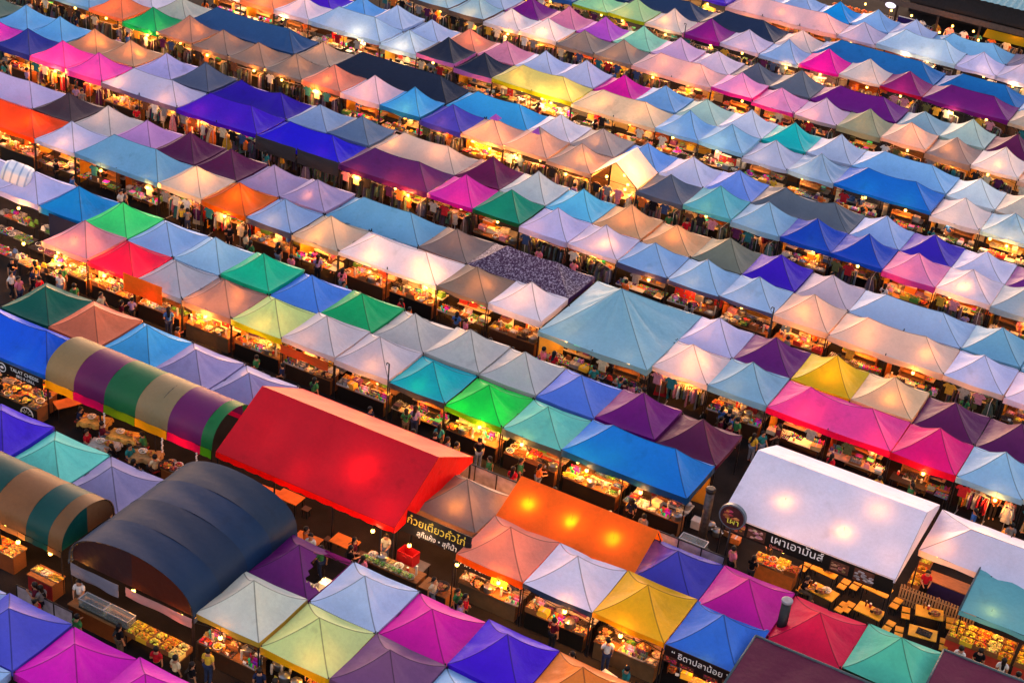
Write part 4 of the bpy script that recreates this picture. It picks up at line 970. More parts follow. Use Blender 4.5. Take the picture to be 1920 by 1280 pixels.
def build_stalls():
    for row in ('LF', 'KF', 'JF', 'HF', 'GF', 'EF', 'DF', 'CF', 'BF', 'AF', 'QF'):
        for s in range(26, -4, -1):
            T = CELL.get((row, s))
            if T is None: continue
            x = SX(s); y = RY(row, x)
            rng = random.Random(hash((row, s, 5)) if False else (ord(row[0]) * 1000 + s * 7 + 3))
            kind = OVERRIDE.get((row, s)) or (KIND[row] if rng.random() > MIX[row] else rng.choice(('goods', 'clothes', 'food')))
            if (row, s) in SKIP: continue
            D = T['D']
            if T['n'] > 1:      # tell the bays of a long canopy apart
                D = ('left end of ' if s == T['s1'] else 'right end of ' if s == T['s0'] else 'middle of ') + D
            fl = s in FRONTLAMP.get(row, ())
            warm = 0 if (row in COOL and rng.random() < .7) else 1
            fill(x, y, D, kind, rng, frontlamp=fl, warm=warm, watt=rng.choice((12, 20, 28, 36)) * (1.25 if fl else 1) * (2.3 if s > 11 and row in ('BF','CF', 'DF', 'EF', 'GF', 'HF') else .7 if row == 'KF' else 1.4) * (2.2 if (row, s) in (('HF', 15), ('HF', 14), ('GF', 11), ('GF', 10)) else 1) * LW)
    # inner lamps that make some canopies glow
    for x, y, z, w, T in LAMPS:
        lamp(x, y, z, w * LW * 2.4, 'high under the ' + T['D'], 1)
    # wares past the nearest three hundred of their kind, each kind as one mass
    kinds = {}
    for it in STUFF: kinds.setdefault(base_kind(it[0]), []).append(it)
    mm = {'garment': pbr('massed_clothing', '#6a5c54', .9, spec=.1, var=.2, scale=9, island=.85, hue=.5)}
    dm = pbr('massed_wares', '#a8763c', .6, var=.2, scale=9, island=.6, hue=.09); dm2 = pbr('massed_merchandise', '#8a5a48', .6, var=.2, scale=9, island=.6, hue=.4)
    for kd, its in kinds.items():
        vs, fs = [], []
        for key, loc, rz, c in its:
            for nm, me, par in KITS[key].parts[:1 if kd == 'garment' else 9]:
                M = Matrix.Translation(loc) @ Matrix.Rotation(rz, 4, 'Z'); o = len(vs)
                vs += [tuple(M @ v.co) for v in me.vertices]; fs += [tuple(i + o for i in p.vertices) for p in me.polygons]
        me = bpy.data.meshes.new('wares'); me.from_pydata(vs, [], fs); me.update(); me.polygons.foreach_set('use_smooth', [kd == 'garment'] * len(fs))
        me.materials.append(mm.get(kd) or (dm2 if kd in ('merch', 'stack', 'bag', 'shoes', 'books') else dm))
        single({'garment': 'clothes'}.get(kd, kd + '_wares'), me, f"mass of {NOUN[kd][0]} wares in the farther stalls", 'wares', kind='stuff')
SKIP = set()
LW = 2.6
# ------------------------------------------------------------------ the large and odd roofs
def strip_barrel(name, axis, a0, a1, c0, c1, z0, h, bands, end_panel=None, label='', val=None, drop=.32, n=22, inset=0.0):
    """half-barrel roof; axis 'x' or 'y' is the way the barrel runs; bands = [(end position, colour, valance colour)]"""
    cols = []; 
    for _, c, _v in bands:
        if c not in cols: cols.append(c)
    mats = [fabric('barrel_cloth_' + c.strip('#'), 0.24, .1, wrinkle=.14, attr=False, color=base_of(c)) for c in cols]
    vcols = []
    for _, _c, v in bands:
        if v not in vcols: vcols.append(v)
    vm = [fabric('barrel_hem_' + v.strip('#'), .4, .3, attr=False, color=base_of(v)) for v in vcols]
    ca, cb = (c0 + c1) / 2, (c1 - c0) / 2
    def P(a, t, k=1.0):
        ang = math.pi * t; u = ca - cb * math.cos(ang) * k; z = z0 + h * (math.sin(ang) ** .8) * k
        return (a, u, z) if axis == 'x' else (u, a, z)
    root = thing(name, label, 'canopy', (((a0 + a1) / 2), ca, 0) if axis == 'x' else (ca, (a0 + a1) / 2, 0))
    def loc(p): return (p[0] - root.location[0], p[1] - root.location[1], p[2])
    m = MB(); v = MB(); v2 = MB(); s = a0
    for e, c, vc in bands:
        k = max(3, int(abs(e - s) * 4))
        m.grid(lambda u, w: (lambda p: (p[0], p[1], p[2] + .012 * math.sin(9 * u + 14 * w) - .02 * math.sin(math.pi * u)))(loc(P(s + (e - s) * u, w))), k, n, cols.index(c))
        if axis == 'x':
            v.grid(lambda u, w: (lambda p: (p[0], p[1] - .03 - .03 * w + .02 * math.sin(u * 11), p[2] - w * drop))(loc(P(s + (e - s) * u, 0))), k, 3, vcols.index(vc))
            v2.grid(lambda u, w: (lambda p: (p[0], p[1] + .03, p[2] - w * drop * .7))(loc(P(s + (e - s) * u, 1))), k, 2, vcols.index(vc))
        else:
            for t, q in ((0, -1), (1, 1)):
                (v if t == 0 else v2).grid(lambda u, w: (lambda p: (p[0] + q * .03, p[1], p[2] - w * drop * .7))(loc(P(s + (e - s) * u, t))), k, 2, vcols.index(vc))
        s = e
    part('canopy', m.mesh('canopy', mats), root); part('valance', v.mesh('valance', vm), root); part('valance', v2.mesh('valance', vm), root)
    na = max(2, int(round(abs(a1 - a0) / 3.1)))
    for i in range(na + 1):
        a = a0 + (a1 - a0) * i / na; a = min(max(a, min(a0, a1) + .05), max(a0, a1) - .05)
        hp = MB(); pts = [loc(P(a, t / 16, .975)) for t in range(17)]; hp.path(pts, .02, 6); part('hoop', hp.mesh('hoop', M_FRAME), root)
        for t in (0, 1):
            x, y, z = loc(P(a, t, .975)); part('leg', MB().box((x, y, z0 / 2), (.05, .05, z0)).mesh('leg', M_FRAME), root)
    if end_panel:
        pos, pcols = end_panel
        for q, pc in enumerate(pcols):
            pm = MB(); t0, t1 = q / len(pcols), (q + 1) / len(pcols); N = 12
            top = [loc(P(pos, t0 + (t1 - t0) * i / N, .97)) for i in range(N + 1)]
            bot = [(p[0], p[1], z0 - .02) for p in top]
            pm.add(top + bot, [(i, i + 1, N + 2 + i, N + 1 + i) for i in range(N)], 0, False)
            part('end_panel', pm.mesh('end_panel', fabric('panel_' + pc.strip('#'), .25, .3, attr=False, color=base_of(pc))), root)
    return root
def gable_roof(name, x0, x1, yf, yr, yb, zf, zr, zb, color, label, vcolor=None, drop=.3, scallop=False, ends=(), cat='canopy', fold=.012, ridge_along='x', sag=.06, trans=.3, wallcol=None):
    root = thing(name, label, cat, ((x0 + x1) / 2, yr, 0)); ox, oy = root.location[0], root.location[1]
    mat = fabric('gable_' + color.strip('#'), trans, .14, attr=False, color=base_of(color), wrinkle=.3)
    vm = fabric('gable_hem_' + (vcolor or color).strip('#'), .4, .3, attr=False, color=base_of(vcolor or color))
    ph = R.uniform(0, 6)
    def f(u, v):      # v 0 front eave, .5 ridge, 1 back eave
        x = x0 + (x1 - x0) * u
        if v <= .5: t = v * 2; y = yf + (yr - yf) * t; z = zf + (zr - zf) * t
        else: t = (1 - v) * 2; y = yb + (yr - yb) * t; z = zb + (zr - zb) * t
        z -= sag * math.sin(math.pi * t) * (1 - abs(math.cos(math.pi * u * round((x1 - x0) / 3.1)))) ** 1 * 1.0
        z += fold * math.sin(u * 40 + ph + 3 * t) * math.sin(math.pi * t)
        return (x - ox, y - oy, z)
    m = MB(); nu = int((x1 - x0) * 4)
    m.grid(lambda u, v: f(u, v * .5), nu, 10); m.grid(lambda u, v: f(u, .5 + v * .5), nu, 10)
    me = m.mesh('roof_sheet', mat)
    part('roof_sheet', me, root)
    v = MB(); n = int((x1 - x0) * (8 if scallop else 4))
    for y, z, q in ((yf, zf, -1), (yb, zb, 1)):
        def g(u, w):
            b = drop * (.8 + (.2 * abs(math.sin(u * (x1 - x0) * 4.2)) if scallop else .06 * math.sin(u * 23)))
            return (x0 + (x1 - x0) * u - ox, y + q * (.015 + .03 * w) - oy, z - b * w)
        v = MB(); v.grid(g, n * (2 if scallop else 1), 3); part('valance', v.mesh('valance', vm), root)
    for e in ends:
        x = x1 if e == 'R' else x0; q = 1 if e == 'R' else -1
        w = MB(); pts = [(x - ox + q * .01, yf - oy, zf - drop), (x - ox + q * .01, yb - oy, zb - drop), (x - ox + q * .01, yb - oy, zb), (x - ox + q * .01, yr - oy, zr), (x - ox + q * .01, yf - oy, zf)]
        w.add(pts, [(0, 1, 2, 3, 4)], 0); part('end_wall', w.mesh('end_wall', fabric('end_' + (wallcol or color).strip('#'), .35, .3, attr=False, color=base_of(wallcol or color))), root)
    k = max(1, int(round((x1 - x0) / 3.1)))
    for i in range(k + 1):
        x = x0 + .06 + (x1 - x0 - .12) * i / k - ox
        for y, z in ((yf + .06, zf), (yb - .06, zb)): part('leg', MB().box((x, y - oy, z / 2), (.06, .06, z - .03)).mesh('leg', M_FRAME), root)
        raf = MB().path([(x, yf + .06 - oy, zf - .05), (x, yr - oy, zr - .06), (x, yb - .06 - oy, zb - .05)], .022, 6); part('rafter', raf.mesh('rafter', M_FRAME), root)
    return root
def text_mesh(body, size, mat, width=None, ext=.004):
    cu = bpy.data.curves.new('lettering', 'FONT'); cu.body = body; cu.size = size; cu.align_x = 'CENTER'; cu.align_y = 'CENTER'; cu.extrude = ext; cu.resolution_u = 3
    o = bpy.data.objects.new('lettering', cu); link(o); bpy.context.view_layer.update()
    me = bpy.data.meshes.new_from_object(o.evaluated_get(bpy.context.evaluated_depsgraph_get())); w = o.dimensions[0]; w = max((v.co.x for v in me.vertices)) - min((v.co.x for v in me.vertices))
    bpy.data.objects.remove(o); bpy.data.curves.remove(cu)
    k = (width / w) if width and w > 0 else 1.0
    for v in me.vertices: v.co = Vector((v.co.x * k, -v.co.z, v.co.y * min(k, 1.25)))
    me.materials.clear(); me.materials.append(mat); me.name = 'lettering'; return me
M_GOLD = pbr('gold_lettering', '#e8c84a', .4, var=.05); M_WTXT = pbr('white_lettering', '#ece6e0', .5, var=.04); M_DTXT = pbr('dark_lettering', '#241a16', .5, var=.05); M_RTXT = pbr('pink_lettering', '#e07a6a', .5, var=.05)
def sign(name, x, y, z, w, h, lines, label, bg='#141014', rz=0.0, tilt=0.0, pics=None, cat='sign'):
    """board facing -Y with (text, size, dx, dz, width, material) lines"""
    root = thing(name, label, cat, (x, y, z), rz); root.rotation_euler = (tilt, 0, rz)
    part('board', MB().box((0, 0, 0), (w, .03, h)).mesh('board', pbr('board_' + bg.strip('#'), bg, .5, var=.1)), root)
    for tx, size, dx, dz, tw, mt in lines: part('lettering', text_mesh(tx, size, mt, tw), root, None, (dx, -.022, dz))
    if pics:
        for px_, pz, pw, phh, seed, col in pics:
            pm = MB(); rg = random.Random(seed)
            pm.box((px_, -.018, pz), (pw, .008, phh), 1)
            for _ in range(16): pm.ball((px_ + rg.uniform(-.42, .42) * pw, -.024, pz + rg.uniform(-.36, .36) * phh), rg.uniform(.06, .13) * min(pw, phh) * 1.3, 0, (1.5, .06, .8), 0)
            part('food_picture', pm.mesh('food_picture', [pbr('picture_' + col.strip('#'), col, .5, var=.2, scale=20, island=.5, hue=.06), pbr('picture_ground', '#5a3428', .5, var=.3)]), root)
    return root
def pipe_thing(name, pts, r, label, cat, mat=M_FRAME, cap=None, capm=None):
    root = thing(name, label, cat, (pts[0][0], pts[0][1], 0)); o = root.location
    loc = [(p[0] - o[0], p[1] - o[1], p[2]) for p in pts]
    part('pipe', MB().path(loc, r, 12).mesh('pipe', mat), root)
    if cap:
        x, y, z = loc[-1]; part('cap', MB().lathe(cap, 16, (x, y, z)).mesh('cap', capm or M_ENAMEL), root)
    return root
def fence_screen(x0, x1, y, z1, label, z0=.5):
    root = thing('screen_fence', label, 'fence', ((x0 + x1) / 2, y, 0)); w = x1 - x0
    n = max(2, int(round(w / .95)))
    fr = MB(); fr.box((0, 0, z1), (w, .05, .05)); fr.box((0, 0, z0), (w, .05, .05))
    for i in range(n + 1): fr.box((-w / 2 + w * i / n, 0, (z1) / 2), (.045, .045, z1 - .05))
    part('frame', fr.mesh('frame', M_FRAME), root)
    for i in range(n): part('panel', MB().box((-w / 2 + w * (i + .5) / n, 0, (z0 + z1) / 2), (w / n - .06, .012, z1 - z0 - .06)).mesh('panel', pbr('screen_panel', '#9a94a8', .5, var=.3, scale=3)), root)
def at_table(kind, x, y, rz, color, label, cloth=None):
    spawn(kind, label, 'table', (x, y, 0), rz, color, 'dining tables')
def small(key, x, y, z, word, color, where, rz=0.0): return put(key, x, y, z, rz, (word, color), where)

def build_special():
    # --- striped barrel roof beside the royal blue canopy
    b = [(-10.75, '#71634f', '#c8963c'), (-8.98, '#4e2149', '#a8285c'), (-7.2, '#214f38', '#5a7a2c'), (-5.4, '#726655', '#d09a3c'), (-3.55, '#502050', '#b02858'), (-2.95, '#235a38', '#4a8a34')]  # hem colours have the glow of the lamps behind them painted in
    strip_barrel('barrel_canopy', 'x', -12.42, -2.95, -17.75, -14.75, 2.15, 1.35, b, label='striped barrel canopy of beige, purple and green bands left of the big red roof', drop=.42)
    # --- navy barrel roof
    nb = [(-25.3, '#182744', '#26365c'), (-23.6, '#1b263e', '#26365c'), (-22.0, '#172846', '#26365c'), (-20.3, '#1c283e', '#26365c')]
    strip_barrel('barrel_canopy', 'y', -26.95, -20.3, -2.72, 3.38, 2.15, 1.75, nb, end_panel=(-26.8, ['#2c1c20', '#3a1c18']), label='large navy barrel canopy with a dark brown end panel near the bottom left')
    # --- green and brown barrel roof
    gb = [(-14.2, '#18393c', '#18393c'), (-12.5, '#5e463a', '#5e463a'), (-10.6, '#17383a', '#17383a'), (-8.75, '#624838', '#624838'), (-6.85, '#17383c', '#2a4a48'), (-5.1, '#624838', '#806048'), (-3.95, '#16383c', '#16383c'), (-3.25, '#5c4434', '#5c4434')]
    strip_barrel('barrel_canopy', 'x', -16.5, -3.25, -26.75, -23.65, 2.15, 1.3, gb, end_panel=(-3.3, ['#123c40', '#6a4c3c']), label='barrel canopy with dark teal and brown stripes at the left edge', drop=.25)
    # --- red marquee
    gable_roof('marquee', -2.45, 6.65, -18.1, -14.85, -11.75, 2.5, 4.2, 2.5, '#a80834', 'huge red gabled marquee with a scalloped hem in the lower middle', '#e01c28', .3, True, ('R', 'L'), 'marquee', wallcol='#d82028')  # hem in a brighter red, lamplight put into its colour
    # --- orange gable
    gable_roof('marquee', 9.45, 15.95, -14.72, -12.5, -11.9, 2.2, 3.1, 2.3, '#f47a18', 'bright orange sloped awning roof with three lamps glowing through it', None, .22, False, (), 'marquee', trans=.34)
    # --- white marquees
    gable_roof('marquee', 17.5, 25.15, -9.3, -5.8, -2.95, 2.8, 4.1, 2.8, '#d6cdea', 'huge white gabled marquee beside the round sign at lower right', None, .2, False, ('R',), 'marquee', fold=.008, trans=.2)
    r = thing('marquee', 'low white hipped marquee at the right edge behind the teal awning', 'marquee', (29.9, -4.6, 0))
    part('canopy', canopy_mesh('canopy', 9.2, 3.5, .75, 77, mats=fabric('white_hip', .3, .4, color=base_of('#d2c8e6')), power=1.15), r, None, (0, 0, 2.55)); part('valance', valance_mesh('valance', 9.2, 3.5, .3, 5), r, base_of('#e0c4c8'), (0, 0, 2.55))
    for x in (-4.5, -1.5, 1.5, 4.5):
        for y in (-1.68, 1.68): part('leg', MB().box((x, y, 1.27), (.06, .06, 2.54)).mesh('leg', M_FRAME), r)
    # --- teal awning, plum flat roofs
    def flat(x0, x1, yb, yf, zb, zf, col, label, edge=None):
        r = thing('awning', label, 'awning', ((x0 + x1) / 2, (yb + yf) / 2, 0)); ox, oy = r.location[0], r.location[1]
        mt = fabric('awning_' + col.strip('#'), .2, .15, attr=False, color=base_of(col), wrinkle=.35)
        f = lambda u, v: (x0 + (x1 - x0) * u - ox, yb + (yf - yb) * v - oy, zb + (zf - zb) * v - .07 * math.sin(math.pi * v) * (1 - abs(math.cos(math.pi * 2 * u))) + .012 * math.sin(u * 31 + v * 5))
        m = MB(); m.grid(f, 24, 12); part('sheet', m.mesh('sheet', mt), r)
        h = MB(); h.grid(lambda u, w: (lambda p: (p[0], p[1] - .02, p[2] - .22 * w - .02 * math.sin(u * 19)))(f(u, 1)), 24, 2); part('valance', h.mesh('valance', mt), r)
        em = pbr('awning_edge', edge or '#6a6670', .5, var=.2)
        part('edge_bar', MB().tube(f(0, 0), f(1, 0), .06, 8).mesh('edge_bar', em), r); part('edge_bar', MB().tube(f(0, 0), f(0, 1), .045, 8).mesh('edge_bar', em), r)
        for u in (0.02, .5, .98):
            for v in (.02, .98):
                x, y, z = f(u, v); part('leg', MB().box((x, y, z / 2 - .02), (.05, .05, z - .06)).mesh('leg', M_FRAME), r)
    flat(27.85, 34.5, -5.65, -8.95, 2.6, 2.3, '#5c8c9c', 'teal sloping awning above the fruit stall at the right edge', '#3c4a50')
    flat(21.6, 28.2, -15.62, -18.9, 2.5, 2.4, '#4c1830', 'flat plum awning roof at the bottom, left of the sea green canopy', '#5c5460')
    flat(28.05, 35.0, -12.02, -15.3, 2.5, 2.4, '#521c34', 'flat plum awning roof with a grey edge in the bottom right corner', '#8a8696')
    # --- big wrinkled tarpaulin
    r = thing('market_canopy', 'huge wrinkled blue grey tarpaulin canopy in the centre right of floral purple', 'canopy', (6.5, 3.62, 0), 0)
    part('canopy', canopy_mesh('canopy', 6.1, 6.75, 1.55, 991, fold=.13, power=1.3, peak=(-.55, .75), ridge=0.0, mats=M_CANOPY), r, base_of('#7c9cb4'), (0, 0, 2.2)); part('valance', valance_mesh('valance', 6.1, 6.75, .3, 993, .05), r, base_of('#7896a8'), (0, 0, 2.2))
    for x in (-3, 0, 3):
        for y in (-3.3, 0, 3.3): part('leg', LEG, r, None, (x, y, 0))
    # --- house shaped tent in the far row
    y0, y1, xm, hw = 18.98, 22.0, -1.49, 1.56
    r = thing('house_tent', 'white house-shaped tent with a yellow-lit open gable among the canopies', 'tent', (xm, (y0 + y1) / 2, 0))
    m = MB()
    for q in (-1, 1): m.grid(lambda u, v: (q * (hw + .02) * (1 - v), (u - .5) * (y1 - y0), 2.2 + 1.25 * v - .05 * math.sin(math.pi * v)), 10, 8)
    part('roof', m.mesh('roof', fabric('house_roof', .3, .4, attr=False, color=base_of('#d4c4cc'))), r)
    part('back_wall', MB().add([(-hw, 1.49, 0.3), (hw, 1.49, .3), (hw, 1.49, 2.2), (0, 1.49, 3.42), (-hw, 1.49, 2.2)], [(0, 1, 2, 3, 4)]).mesh('back_wall', fabric('house_back', .3, .2, attr=False, color=base_of('#e8d49a'))), r)
    for x in (-hw + .04, hw - .04):
        for y in (-1.46, 1.46): part('leg', LEG, r, None, (x, y, 0))
    part('gable_frame', MB().path([(-hw, -1.5, 2.2), (0, -1.5, 3.45), (hw, -1.5, 2.2)], .03, 6).tube((-hw, -1.5, 2.2), (hw, -1.5, 2.2), .02).mesh('gable_frame', M_FRAME), r)
    for q in (-1, 1): part('curtain', MB().grid(lambda u, v: (q * (hw - .18 * u * (1 - v)), -1.47 + .05 * math.sin(u * 9), .3 + 1.9 * v), 6, 8).mesh('curtain', fabric('house_curtain', .35, .2, attr=False, color=base_of('#dcc0b4'))), r)
    fill(xm, 20.49, 'house-shaped tent', 'clothes', random.Random(91), watt=70 * LW)
    lamp(xm + .2, 20.1, 2.3, 90 * LW, 'added within the house-shaped tent')
    lamp(xm - .7, 19.5, 2.15, 70 * LW, 'added within the house-shaped tent'); lamp(xm + .7, 19.6, 2.0, 60 * LW, 'added within the house-shaped tent')  # extra bulbs added to brighten the inside of the gable
    for s_ in (12, 11):     # violet tips showing through the wrapped canopies
        T_ = CELL['DF', s_]; tp = MB()
        tp.add([(0, 0, .16), (-.3, -.3, -.16), (.3, -.3, -.16), (.3, .3, -.16), (-.3, .3, -.16)], [(0, 1, 2), (0, 2, 3), (0, 3, 4), (0, 4, 1)])
        part('peak_cap', tp.mesh('peak_cap', M_VAL), T_['root'], '#a050c0', (0, 0, E0 + 1.02))
    # stalls under the big tarpaulin
    for i, xx in enumerate((5.0, 8.1)):
        fill(xx, 1.85, ('left' if i == 0 else 'right') + ' half of the wrinkled tarpaulin', 'goods', random.Random(95 + i), watt=8 * LW)
        for a in range(4):
            for bq in range(3): put('merch0', xx - 1.1 + .7 * a, -.1 + .5 * bq - .9, .78 if bq < 0 else .5 + .12 * bq, 0, None, 'under the wrinkled tarpaulin', GC)
    s = spawn('sheet1', 'yellow-lit curtain hanging at the left front of the wrinkled tarpaulin', 'curtain', (4.0, .9, .2), .9, '#e8c050'); 
    lamp(4.6, 1.6, 1.7, 30 * LW / 2, 'behind the yellow curtain')
    # --- dark tarp walls on the ultramarine canopy
    T15 = CELL['EF', 15]
    yy = T15['y'] - 1.62
    for i, x0 in enumerate((SX(15), SX(14))):
        o = spawn('sheet0', ('left' if i == 0 else 'right') + ' dark grey tarp hung along the front of the ultramarine canopy', 'tarpaulin', (x0, yy, 1.28), 0, '#4a4448', 'dark tarps of the ultramarine canopy', whole=True); o.scale = (1.02, 1, .5)
    # --- orange banner and awning in the near food row
    o = spawn('sheet2', 'plain orange banner hung before the grey canopy right of crimson', 'banner', (-14.65, -8.42, 1.55), 0, '#e8741c'); o.scale = (1.25, 1, .85)
    o = spawn('sheet2', 'orange cloth awning below the left warm grey canopy beside sage green', 'awning', (SX(10) - .1, -8.45, 1.5), 0, '#d8642c'); o.scale = (1.4, 1, .4)
    o = spawn('sheet1', 'dark navy curtain below the cerulean canopy', 'curtain', (-22.7, -5.22, .35), 0, '#232a4a'); o.scale = (1.6, 1, 1)
    # --- striped bundle on the roof at the left edge
    bm = MB(); bm.ball((0, 0, 0), 1.0, 0, (1, 1, 1), 2); pw_ = lambda q, k: math.copysign(abs(q) ** k, q)
    bm.v = [(.62 * pw_(x, .45), .44 * pw_(y, .45) + .02 * math.sin(x * 9), .36 + .36 * pw_(z, .5) + .03 * math.sin(x * 7 + y * 5)) for x, y, z in bm.v]
    sk, nt_, out_ = _new('striped_sack'); p_ = nt_.nodes.new('ShaderNodeBsdfPrincipled'); p_.inputs['Roughness'].default_value = .5
    tc_ = nt_.nodes.new('ShaderNodeTexCoord'); wv = nt_.nodes.new('ShaderNodeTexWave'); wv.inputs['Scale'].default_value = 1.05; wv.inputs['Distortion'].default_value = .4
    nt_.links.new(tc_.outputs['Object'], wv.inputs['Vector']); cr_ = nt_.nodes.new('ShaderNodeValToRGB'); cr_.color_ramp.elements[0].position = .8; cr_.color_ramp.elements[0].color = lin4('#c8ccd8'); cr_.color_ramp.elements[1].position = .9; cr_.color_ramp.elements[1].color = lin4('#8a9cba')
    nt_.links.new(wv.outputs['Fac'], cr_.inputs[0]); nt_.links.new(cr_.outputs[0], p_.inputs['Base Color']); nt_.links.new(p_.outputs[0], out_.inputs['Surface'])
    o = single('striped_bundle', bm.mesh('striped_bundle', sk), 'white striped plastic bundle lying on the canopy at the left edge', 'bundle', (-27.4, -3.9, 2.5), .5); o.rotation_euler = (.12, .3, .5); o.scale = (1.35, 1.35, 1.35)
    # --- poles
    for x, y, z, lab in ((.95, -9.85, 4.2, 'thin dark lamp pole with a hooked tip in front of the teal canopy'), (13.1, 7.6, 3.7, 'thin dark lamp pole behind the yellow canopy row'), (-7.7, 43.1, 4.2, 'thin pole by the charcoal canopies at the top')):
        r = thing('lamp_pole', lab, 'pole', (x, y, 0)); part('pole', MB().tube((0, 0, 0), (0, 0, z), .035, 8).mesh('pole', M_FRAME), r); part('hook', MB().path([(0, 0, z), (-.12, 0, z + .02), (-.14, 0, z - .1)], .025, 6).mesh('hook', M_FRAME), r)
    # --- chimneys
    pipe_thing('exhaust_pipe', [(16.5, -8.3, 0), (16.5, -8.3, 2.9)], .19, 'sooty exhaust pipe with a black cap left of the white marquee', 'pipe', pbr('sooty_steel', '#4a484a', .55, .5, var=.4), [(.2, -.06), (.22, .02), (.22, .14), (.16, .16)], M_BLACK)
    pipe_thing('exhaust_pipe', [(22.1, -13.9, .9), (22.1, -13.9, 3.3)], .2, 'dark chimney pipe with a white rim between magenta and crimson canopies', 'pipe', M_FRAME, [(.2, -.05), (.23, 0), (.23, .06), (.19, .06)], pbr('grey_rim', '#7c7c84', .5))
    # --- signs
    sign('shop_sign', 8.1, -17.2, 2.3, 3.3, 1.02, [('ก๋วยเตี๋ยวคั่วไก่', .62, 0, .14, 2.75, M_GOLD), ('สุกี้แห้ง • สุกี้น้ำ', .26, .1, -.33, 1.9, M_WTXT)], 'black noodle stall sign with large gold Thai lettering beside the red marquee', tilt=-.12)
    sign('shop_sign', 21.4, -9.38, 2.42, 7.4, .74, [('เผาเอามันส์', .52, -.45, .1, 2.3, M_WTXT), ('Delivery', .17, -1.3, -.26, .62, M_RTXT)], 'long black banner with white Thai lettering under the white marquee', '#17120f', pics=[(-3.2, .02, .85, .6, 5, '#d0623c'), (-2.25, 0, .8, .55, 6, '#c89088'), (1.45, -.02, .8, .5, 7, '#b07a5c'), (2.5, 0, .85, .6, 8, '#a89c9c')])
    sign('shop_sign', 20.35, -17.95, 1.95, 3.0, .8, [('“ ธิดาปลาน้อย ”', .42, 0, .1, 2.4, M_WTXT)], 'black banner with white Thai lettering and red food pictures before the cornflower blue canopy', '#1c0f10', pics=[(-1.2, -.22, .55, .3, 15, '#c02c24'), (-.5, -.28, .6, .22, 16, '#d04a2c'), (.5, -.3, .6, .2, 17, '#c8301c'), (1.2, -.22, .5, .3, 18, '#8a8a3c')])
    sign('shop_sign', -13.85, -17.95, 1.98, 2.9, .6, [('TALAT CHEESE', .26, .35, .1, 1.7, M_WTXT), ('BBQ & GRILL', .2, .4, -.15, 1.1, M_WTXT)], 'black sign with white lettering and ring emblem below the royal blue canopy', '#120e10')
    r = thing('emblem', 'white ring emblem on the black sign below the royal blue canopy', 'emblem', (-14.85, -17.98, 1.98))
    ring = MB()
    for k in range(24): a0, a1 = k * math.pi / 12, (k + 1) * math.pi / 12; ring.tube((.22 * math.cos(a0), 0, .22 * math.sin(a0)), (.22 * math.cos(a1), 0, .22 * math.sin(a1)), .022, 6)
    part('ring', ring.mesh('ring', M_WTXT), r); part('motif', MB().ball((0, 0, 0), .11, 0, (1, .15, .7), 1).mesh('motif', M_WTXT), r)
    sign('shop_sign', 10.3, -17.35, 1.55, 1.9, .5, [('Mr. Ton', .34, -.25, .02, 1.2, M_WTXT)], 'black sign with white lettering under the salmon canopy', '#1a1214', tilt=-.15)
    sign('price_sign', 11.3, -17.4, 1.38, .75, .34, [('100.-', .26, 0, 0, .55, M_DTXT)], 'yellow price board under the salmon canopy', '#e0c83c', tilt=-.2)
    sign('number_sign', -17.95, 3.0, 1.2, 1.0, .45, [('20', .34, .15, 0, .4, M_WTXT)], 'small black board numbered twenty below the steel blue ridged canopy', '#241a14', tilt=-.2)
    # --- round sign
    r = thing('round_sign', 'round grey-rimmed sign on a pole at the corner of the white marquee', 'sign', (18.1, -9.75, 0))
    part('pole', MB().tube((0, 0, 0), (0, 0, 2.6), .04, 8).mesh('pole', M_FRAME), r)
    ds = MB(); ds.lathe([(.6, -.09), (.6, .09)], 28); ds.v = [(x, z, y + 3.15) for x, y, z in ds.v]; part('rim', ds.mesh('rim', pbr('sign_rim', '#5a626c', .4, .3)), r)
    fc = MB(); fc.lathe([(.53, -.01), (.53, .01)], 28); fc.v = [(x, z - .1, y + 3.15) for x, y, z in fc.v]; part('face', fc.mesh('face', pbr('sign_face', '#3c1c1a', .4, var=.4, scale=5)), r)
    em = MB(); rg = random.Random(8)
    for k in range(9): em.ball((rg.uniform(-.3, .2), -.115, 3.2 + rg.uniform(-.15, .25)), rg.uniform(.07, .13), 0, (1.5, .08, .8), 0)
    part('emblem', em.mesh('emblem', pbr('sign_pic', '#a84038', .5, var=.2, island=.5, hue=.05)), r)
    part('lettering', text_mesh('เผา', .3, pbr('yellow_lettering', '#d8d048', .4), .5), r, None, (.08, -.125, 2.95))
    # --- fences
    fence_screen(5.6, 8.9, -11.5, 1.9, 'grey panelled screen fence between the red marquee and the orange roof')
    fence_screen(15.3, 18.45, -10.95, 1.9, 'grey panelled screen fence behind the indigo canopy by the white marquee')
    fence_screen(-4.2, -1.35, -28.3, 1.1, 'low grey panelled screen fence at the bottom left', .25)
    r = thing('picket_fence', 'pale wooden picket fence beside the yellow tables', 'fence', (26.7, -6.95, 0)); 
    for x in (-1.5, 0, 1.5): part('post', MB().box((x, .05, .5), (.06, .06, 1.0)).mesh('post', M_WOOD), r)
    pk = MB()
    for k in range(26): pk.box((-1.6 + .128 * k, 0, .52), (.075, .02, .96), 0)
    pk.box((0, .02, .3), (3.3, .02, .06)); pk.box((0, .02, .8), (3.3, .02, .06)); part('pickets', pk.mesh('pickets', pbr('pale_wood', '#a8845c', .6, var=.2, wood=True)), r)
